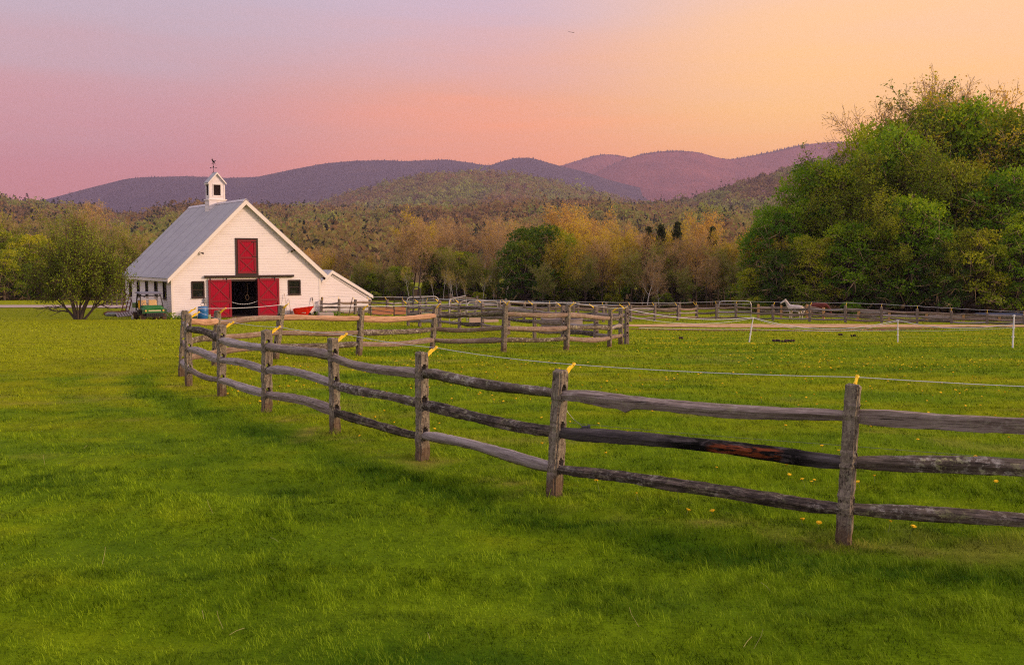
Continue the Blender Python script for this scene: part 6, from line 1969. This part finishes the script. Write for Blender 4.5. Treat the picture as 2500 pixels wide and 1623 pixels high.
# ------------------------------------------------------------------ horses
def skin_body(name, chains, mat, parent, sub=2):
    """chains: list of lists of (x,y,z,r); the first vertex of later chains may be an index tuple ('j', i) joining vertex i"""
    V = []; E = []; R = []
    for ch in chains:
        prev = None
        for it in ch:
            if it[0] == 'j': prev = it[1]; continue
            V.append(it[:3]); R.append(it[3:]); i = len(V) - 1
            if prev is not None: E.append((prev, i))
            prev = i
    me = bpy.data.meshes.new(name); me.from_pydata(V, E, []); me.update()
    o = bpy.data.objects.new(name, me); link(o, parent)
    me.materials.append(mat)
    md = o.modifiers.new('skin', 'SKIN'); md.use_smooth_shade = True
    if not me.skin_vertices: 
        bpy.context.view_layer.objects.active = o
    sv = me.skin_vertices[0].data if me.skin_vertices else None
    if sv:
        for i, r_ in enumerate(R):
            sv[i].radius = (r_[0], r_[1] if len(r_) > 1 else r_[0]); sv[i].use_root = (i == 0)
    s2 = o.modifiers.new('sub', 'SUBSURF'); s2.levels = sub; s2.render_levels = sub
    return o
def horse(P, rz, coat, mane, lab, scale=1.0, head_turn=0, graze=False):
    r = empty('horse', P, rz); r.scale = (scale,) * 3; tag(r, lab, 'horse', 'horses behind the far fence')
    # nose towards -x ; ground z=0 ; withers 1.5
    ch = [
        # body: croup root -> barrel -> chest
        [(.62, 0, 1.24, .27, .29), (.35, 0, 1.20, .29, .30), (0, 0, 1.16, .30, .32), (-.32, 0, 1.20, .27, .31), (-.52, 0, 1.26, .20, .27)],
        # neck and head
        [('j', 4), (-.66, head_turn * .05, 1.46, .13, .19), (-.78, head_turn * .12, 1.68, .10, .15), (-.86, head_turn * .2, 1.86, .09, .12), (-1.00, head_turn * .34, 1.80, .09, .11), (-1.14, head_turn * .48, 1.66, .065, .08), (-1.24, head_turn * .56, 1.54, .055, .06)],
        # rump
        [('j', 0), (.80, 0, 1.20, .20, .22)],
        # forelegs
        [('j', 3), (-.38, -.15, .96, .11), (-.40, -.15, .74, .08), (-.39, -.15, .50, .06), (-.38, -.15, .28, .042), (-.38, -.15, .12, .048), (-.41, -.15, .03, .06)],
        [('j', 3), (-.34, .15, .96, .11), (-.36, .15, .74, .08), (-.35, .15, .50, .06), (-.34, .15, .28, .042), (-.34, .15, .12, .048), (-.37, .15, .03, .06)],
        # hind legs: stifle forward, hock back
        [('j', 0), (.58, -.17, .92, .15), (.52, -.17, .78, .10), (.70, -.16, .54, .062), (.68, -.16, .30, .045), (.66, -.16, .13, .05), (.62, -.16, .03, .06)],
        [('j', 0), (.66, .17, .92, .15), (.60, .17, .78, .10), (.80, .16, .54, .062), (.78, .16, .30, .045), (.76, .16, .13, .05), (.72, .16, .03, .06)],
    ]
    if graze: ch[1] = [('j', 4), (-.74, 0, 1.18, .13, .18), (-.92, 0, .98, .10, .14), (-1.05, 0, .76, .09, .11), (-1.10, 0, .56, .085, .10), (-1.13, 0, .36, .06, .07)]
    b = skin_body('body', ch, coat, r)
    mb = MB()
    for s in (-1, 1):
        if graze: mb.tube([(-1.10, s * .06, .80), (-1.16, s * .075, .86), (-1.20, s * .07, .90)], [.035, .032, .004], 6)
        else: mb.tube([(-.86, head_turn * .2 + s * .06, 1.92), (-.87, head_turn * .2 + s * .075, 2.0), (-.87, head_turn * .2 + s * .07, 2.07)], [.035, .032, .004], 6)
    mb.build('ear', coat, r)
    mb = MB()
    for s in (-1, 1): mb.lathe([(.001, -.018), (.018, 0), (.001, .018)], (-1.14, s * .085, .62) if graze else (-1.02, head_turn * .34 + s * .085, 1.79), 8)
    mb.build('eye', M_BLACKP, r)
    mb = MB()
    if graze: mb.tube([(-.55, 0, 1.50), (-.78, 0, 1.32), (-.98, 0, 1.08), (-1.12, 0, .84)], [.03, .05, .05, .03], 6)
    else: mb.tube([(-.90, head_turn * .2, 1.95), (-.78, head_turn * .13, 1.88), (-.64, head_turn * .06, 1.66), (-.52, 0, 1.50)], [.03, .05, .05, .03], 6); mb.tube([(-.92, head_turn * .22, 1.95), (-1.0, head_turn * .3, 1.88)], [.035, .01], 6)
    mb.build('mane', mane, r)
    mb = MB(); mb.tube([(.92, 0, 1.30), (1.0, 0, 1.15), (1.02, 0, .85), (.98, 0, .55)], [.04, .06, .075, .02], 7); mb.build('tail', mane, r)
    return r
m = Mat('grey_horse_coat', .8, .2); n1 = m.noise(m.coord(), 5, 4); m.color(m.ramp(n1, [(.3, (.42, .34, .30)), (.6, (.62, .54, .48)), (.8, (.66, .58, .52))])); M_HW = m.m
P = gpos(1939, 80.5)
horse(P, radians(-42), M_HW, simple('white_mane', (.62, .52, .44), .9), 'white grey horse standing behind the far fence with head raised', .82, -.9)
P = gpos(2000, 86)
horse(P, radians(158), simple('chestnut_coat', (.13, .018, .010), .6, 0, .3, .3), simple('dark_mane', (.03, .008, .006), .8), 'dark chestnut horse half hidden behind the fence right of the white horse', .86, 0, True)

# ------------------------------------------------------------------ far houses
def on_hill(px, py, fn):
    ts = np.linspace(.03, 1, 400); A_ = np.full(400, pix_to_dir(px)); X, Y, Z = fn(A_, ts)
    pyy = CY - F * ((Z - H) * cos(PITCH) + Y * sin(PITCH)) / (Y * cos(PITCH) - (Z - H) * sin(PITCH))
    i = int(np.argmin(abs(pyy - py))); return Vector((X[i], Y[i], Z[i] + 1.5))
def house(px, py, D, w, d, h, roof_h, wall, roofc, lab, steeple=False, rz=.3, name='house'):
    P = on_hill(px, py, D); r = empty(name, P, rz); print(name, px, P); sc_ = w * P.y / F; w, d, h, roof_h = sc_, sc_ * d, sc_ * h, sc_ * roof_h; tag(r, lab, 'house' if not steeple else 'church')
    mb = MB(); mb.b2(-w / 2, w / 2, -d / 2, d / 2, -2, h); mb.prism([(-w / 2, -d / 2, h), (w / 2, -d / 2, h), (0, -d / 2, h + roof_h * .95)], (0, d, 0)); mb.build('wall', wall, r)
    mb = MB()
    for s in (-1, 1): mb.bar((s * (w / 2 + .5), 0, h - .5), (0, 0, h + roof_h), d + 1, .3, up=(0, 0, 1))
    mb.v = mb.v; mb.build('roof', roofc, r)
    mb = MB()
    for i in range(3): mb.b2(-w * .36 + i * w * .3, -w * .36 + i * w * .3 + w * .13, -d / 2 - .08, -d / 2 - .01, h * .3, h * .72)
    mb.build('window', M_BROWN, r)
    if steeple:
        q_ = w / 6; mb = MB(); mb.b2(-q_, q_, -d / 2 - q_, -d / 2 + q_, -2, h + q_ * 3); mb.add([(-q_, -d / 2 - q_, h + q_ * 3), (q_, -d / 2 - q_, h + q_ * 3), (q_, -d / 2 + q_, h + q_ * 3), (-q_, -d / 2 + q_, h + q_ * 3), (0, -d / 2, h + q_ * 8)], [(0, 1, 4), (1, 2, 4), (2, 3, 4), (3, 0, 4)]); mb.build('steeple', wall, r)
    return r
WH = simple('far_white_wall', (.75, .68, .68), .8); GR_ = simple('far_grey_roof', (.32, .30, .34), .7); RD = simple('far_brown_roof', (.22, .10, .08), .8); BL = simple('far_blue_wall', (.35, .42, .55), .8)
house(1786, 592, near_f, 15, 1.2, .35, .4, WH, GR_, 'distant white church with a pointed steeple between the tree line and the wood', True, -.9, 'church')
house(1755, 601, near_f, 22, .6, .2, .15, WH, GR_, 'long low white building left of the distant church')
house(1808, 600, near_f, 12, .8, .35, .3, WH, GR_, 'small white house right of the distant church')
house(103, 540, near_f, 12, 1, .5, .45, BL, GR_, 'pale blue house on the left wooded hillside')
house(115, 544, near_f, 11, 1, .35, .3, WH, GR_, 'white annex right of the pale blue hillside house')
house(316, 535, near_f, 6, 1, .4, .3, WH, WH, 'tiny white house on the hillside left of the cupola')
house(337, 538, near_f, 10, .8, .3, .25, WH, GR_, 'wider pale roofed house on the hillside left of the cupola')
house(1861, 480, mid2_f, 16, .7, .45, .4, RD, RD, 'brown roofed house high on the slope above the distant church', False, .5)

# bird
P = at(1395, 79, 160); m_ = MB(); m_.add([(0, 0, 0), (-.5, .12, .14), (-.3, -.06, .06), (.5, .12, -.09), (.28, -.06, -.01), (.08, -.3, -.07)], [(0, 1, 2), (0, 4, 3), (0, 2, 5), (0, 5, 4)])
o = m_.build('bird', simple('bird_feathers', (.30, .24, .26), .9)); o.modifiers.new('s', 'SOLIDIFY').thickness = .05; o.location = P; tag(o, 'tiny far bird high in the sky above the middle peaks', 'bird')

# ------------------------------------------------------------------ grass blades
def blades():
    r = np.random.default_rng(3)
    VV = []; QQ = []; TT_ = []; RN = []; nv = 0
    bands = [(4.6, 7.5, 5200, .0042, 1.0, 2), (7.5, 11, 3000, .0055, 1.0, 2), (11, 16, 1300, .0085, 1.05, 1), (16, 24, 560, .014, 1.1, 1), (24, 36, 200, .024, 1.15, 1), (36, 60, 52, .045, 1.3, 1), (60, 100, 9, .08, 1.6, 1)]
    for (d0, d1, dens, wd, hs, seg) in bands:
        ylo, yhi = d0, d1
        half = .60
        n = int(dens * ((d1 ** 2 - d0 ** 2) * half + 1.6 * (d1 - d0)))
        y = np.sqrt(r.uniform(d0 ** 2, d1 ** 2, n)); x = r.uniform(-1, 1, n) * (y * half + .8)
        # clumping
        k = r.random(n) < .25 + 1.1 * fbm(x * 4.1, y * 4.1, 91, 2); x, y = x[k], y[k]
        if d0 >= 36:   # keep blades off paths and buildings
            th_x = (x - A.x) * e1.x + (y - A.y) * e1.y; th_y = (x - A.x) * e2.x + (y - A.y) * e2.y
            inside = (th_x > -.2) & (th_x < WB + 6) & (th_y > -.3) & (th_y < LB + 1)
            saw = (x > 6.5) & (x < 36.5) & (y > 62) & (y < 70.5)
            drv = (x < -20) & (y > 83) & (y < 95)
            kk = ~(inside | saw | drv); x, y = x[kk], y[kk]
        n = len(x)
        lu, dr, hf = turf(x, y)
        z = T(x, y) - .004
        hgt = .038 * hs * hf * r.uniform(.35, 1.45, n) * (.6 + .8 * fbm(x * 2.2, y * 3.0, 92, 2)) * (1 - .35 * dr)
        tall = r.random(n) < .004; hgt = np.where(tall, hgt * 1.9, hgt)
        wind = (fbm(x / 1.2, y / .8, 55, 2) - .5) * 2.4 + 2.6
        ang = wind * 1.3 + r.normal(0, 1.3, n)
        lean = hgt * r.uniform(.25, 1.0, n)
        lx, ly = np.cos(ang) * lean, np.sin(ang) * lean
        wa = r.uniform(0, pi, n); w = wd * r.uniform(.6, 1.3, n)
        wx, wy = np.cos(wa) * w / 2, np.sin(wa) * w / 2
        cl_ = fbm(x * 9, y * 6, 93, 2); cl2 = fbm(x * 2.5, y * 3.5, 94, 2)
        dk = sstep(fbm(x * 5.5, y * 4.5, 95, 3), .54, .64)  # tuft gaps: self-shadow between blades put into their tone
        rnd = np.clip(r.random(n) * .5 + (cl_ - .5) * 1.6 + (cl2 - .5) * .8 + .34 - .45 * dk + np.where(tall, .4, 0), 0, 1)
        hgt = hgt * (.45 + 1.1 * cl_) * (1 - .35 * dk)
        if seg == 2:
            V = np.stack([np.stack([x - wx, y - wy, z], -1), np.stack([x + wx, y + wy, z], -1),
                          np.stack([x + wx * .8 + lx * .35, y + wy * .8 + ly * .35, z + hgt * .62], -1), np.stack([x - wx * .8 + lx * .35, y - wy * .8 + ly * .35, z + hgt * .62], -1),
                          np.stack([x + lx, y + ly, z + hgt], -1)], 1).reshape(-1, 3)
            b = (np.arange(n) * 5)[:, None] + nv
            QQ.append(b + np.array([[0, 1, 2, 3]])); TT_.append(b + np.array([[3, 2, 4]])); m_ = 5
        else:
            V = np.stack([np.stack([x - wx, y - wy, z], -1), np.stack([x + wx, y + wy, z], -1), np.stack([x + lx, y + ly, z + hgt], -1)], 1).reshape(-1, 3)
            b = (np.arange(n) * 3)[:, None] + nv
            TT_.append(b + np.array([[0, 1, 2]])); m_ = 3
        VV.append(V); nv += len(V)
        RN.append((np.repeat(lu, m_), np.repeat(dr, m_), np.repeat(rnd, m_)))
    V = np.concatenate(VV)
    at_ = {k: np.concatenate([t[i] for t in RN]) for i, k in enumerate(('lush_shade', 'dry', 'rnd'))}
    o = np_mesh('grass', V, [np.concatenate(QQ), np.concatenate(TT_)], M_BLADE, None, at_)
    tag(o, 'short green mown grass of the lawn and paddock', 'grass', kind='stuff')
    print('blades', nv)
blades()

# ------------------------------------------------------------------ dandelions
M_DAN = simple('dandelion_yellow', (.88, .56, .01), .7, 0, .2, .15)
M_STEM = simple('dandelion_stem', (.12, .17, .04), .7)
def dandy(hs, seed):
    r = random.Random(seed); mb = MB(); fs = 14
    rt = empty('dandelion', (0, 0, 0))
    MB().tube([(0, 0, -.01), (r.uniform(-.01, .01), 0, hs * .6), (r.uniform(-.015, .015), 0, hs)], .0022, 4).build('stem', M_STEM, rt)
    m_ = MB()
    for ring, (R_, z, t0) in enumerate(((.019, .004, 0), (.013, .009, .2))):
        for k in range(fs):
            t = 2 * pi * k / fs + t0
            m_.add([(0, 0, hs), (R_ * cos(t - .18), R_ * sin(t - .18), hs + z), (R_ * 1.1 * cos(t), R_ * 1.1 * sin(t), hs + z * .8), (R_ * cos(t + .18), R_ * sin(t + .18), hs + z)], [(0, 1, 2, 3)])
    m_.lathe([(.004, -.008), (.012, .0), (.010, .008)], (0, 0, hs), 10)
    m_.build('flower', M_DAN, rt)
    return rt
dproto = [dandy(.10, 1), dandy(.05, 2), dandy(.16, 3)]
dr_ = np.random.default_rng(44)
named = [(1657, 1231, 2, 'tall dandelion on a long stem under the bottom rail'), (1675, 1260, 1, 'low dandelion just right of the tall one under the rail'), (1743, 1262, 1, 'single dandelion below the bottom rail, middle of the front span'),
         (2000, 1290, 1, 'leftmost dandelion at the foot of the foreground post'), (1961, 1284, 1, 'lone dandelion left of the foreground post'), (1464, 1201, 0, 'orange yellow dandelion right of the leaning post foot'),
         (682, 875, 2, 'yellow dandelion at the foot of the leaning second row post'), (1323, 1094, 1, 'bright dandelion left of the leaning post')]
def gpx(px, py):
    """ground point under a photo pixel"""
    d = ray(px, py)
    Y = 5.0
    for _ in range(60):
        p = at(px, py, Y); dz = p.z - Tz(p.x, Y)
        if abs(dz) < .003: break
        Y += dz / max(.02, -(d[2] / d[1])) * .6
    return at(px, py, Y)
pos_ = []
for px, py, k, lab in named: pos_.append((gpx(px, py), k, lab))
cl = []
tries = 0
while len(cl) < 290 and tries < 60000:
    tries += 1
    Y = float(dr_.uniform(8.0, 30)); X = float(dr_.uniform(-8, 16))
    if abs(X) > Y * .53: continue
    dd, ss_ = seg_dist(np.array([X]), np.array([Y]), near_line)
    if ss_[0] >= 0: continue
    if Y > 23 + .12 * abs(X): continue
    den = float(fbm(np.array([X / 1.1]), np.array([Y / .9]), 71, 2)[0])
    if dr_.random() > max(0, (den - .34) * 3): continue
    cl.append((X, Y))
for X, Y in cl: pos_.append((Vector((X, Y, Tz(X, Y))), int(dr_.integers(0, 2)), None))
for p, k, lab in pos_:
    pr = dproto[k]
    if pr.name not in placed: placed.add(pr.name); o = pr; reg(o)
    else: o = copy_tree(pr)
    o.location = (p.x, p.y, Tz(p.x, p.y)); o.rotation_euler = (float(dr_.uniform(-.5, .3)), float(dr_.uniform(-.4, .4)), float(dr_.uniform(0, 6)))
    s_ = float(dr_.uniform(.8, 1.25)); o.scale = (s_,) * 3
    if lab: o.scale = (1.3,) * 3; tag(o, lab, 'dandelion', 'dandelions blooming in the grass')
    else: tag(o, 'small yellow dandelion scattered in the paddock grass beyond the near fence', 'dandelion', 'dandelions blooming in the grass')
# the countless farther ones
n = 9000; X = dr_.uniform(-22, 34, n); Y = dr_.uniform(22, 60, n)
k = (np.abs(X) < Y * .55) & (dr_.random(n) < np.clip((fbm(X / 2.0, Y / 2.5, 73, 2) - .42) * 3.2, 0, 1)) & (X > -9)
X, Y = X[k], Y[k]; C = np.stack([X, Y, T(X, Y) + .06], -1)
V = []; 
ds = dr_.uniform(.017, .026, len(X))[:, None]
off = np.array([[1, 0, 0], [.3, .3, .35], [-1, 0, 0], [-.3, -.3, -.2]])
V = (C[:, None, :] + off[None] * ds[:, :, None]).reshape(-1, 3); Qd = np.arange(len(X) * 4).reshape(-1, 4)
o = np_mesh('dandelions', V, [Qd], M_DAN); tag(o, 'carpet of countless yellow dandelion heads across the farther paddock', 'dandelions', kind='stuff')
# manure heaps
M_DUNG = simple('dark_dung', (.035, .018, .012), .95)
for i, (px, py, w_) in enumerate([(1660, 829, .25), (1896, 836, .30), (1915, 837, .25), (1928, 836, .3), (2052, 820, .2), (2083, 823, .2)]):
    p = gpx(px, py); mb = MB(); rr3 = random.Random(i); w_ *= .6
    for k in range(6): mb.lathe([(.02, 0), (w_ * .35, .02), (w_ * .3, .07), (.01, .10)], (rr3.uniform(-w_, w_) * .8, rr3.uniform(-.1, .1), 0), 7)
    o = mb.build('dung_heap', M_DUNG); o.location = (p.x, p.y, Tz(p.x, p.y) + .03)
    tag(o, 'small dark heap of horse dung on the paddock grass', 'dung heap', 'dung heaps in the paddock')
# dead twigs lying in the foreground turf
M_STRAW = simple('dry_straw', (.36, .32, .12), .9)
for i, (px, py) in enumerate([(560, 1560), (250, 1385), (498, 1520), (545, 1545), (1815, 1590), (1840, 1595), (1050, 1570), (520, 1260), (1880, 1450), (110, 1140), (205, 1100), (1560, 1540), (680, 1330)]):
    p = gpx(px, py); a_ = random.uniform(0, 3); L = random.uniform(.06, .16)
    up_ = .10 if i % 2 else .01
    o = MB().tube([(0, 0, .03), (L * .4 * cos(a_), L * .4 * sin(a_), .04 + up_ * .6), (L * (.9 - up_ * 4) * cos(a_), L * (.9 - up_ * 4) * sin(a_), .04 + up_)], .0014, 4).build('dry_stalk', M_STRAW); o.location = (p.x, p.y, Tz(p.x, p.y))
    tag(o, 'thin dry straw stalk in the foreground lawn', 'stalk', 'dry stalks in the foreground grass')

# ------------------------------------------------------------------ haze
hz = MB(); hz.b2(-8200, 8200, -60, 8600, -40, 860)
hz_o = hz.build('haze', None)
hm = bpy.data.materials.new('haze'); hm.use_nodes = True
ht = hm.node_tree; ht.nodes.clear()
pv = ht.nodes.new('ShaderNodeVolumePrincipled'); pv.inputs['Density'].default_value = HAZE_DENSITY; pv.inputs['Color'].default_value = (*HAZE_COLOR, 1); pv.inputs['Anisotropy'].default_value = .3
ho = ht.nodes.new('ShaderNodeOutputMaterial'); ht.links.new(pv.outputs[0], ho.inputs['Volume'])
hz_o.data.materials.append(hm)
tag(hz_o, 'thin violet evening haze filling the valley air', 'haze', kind='stuff')
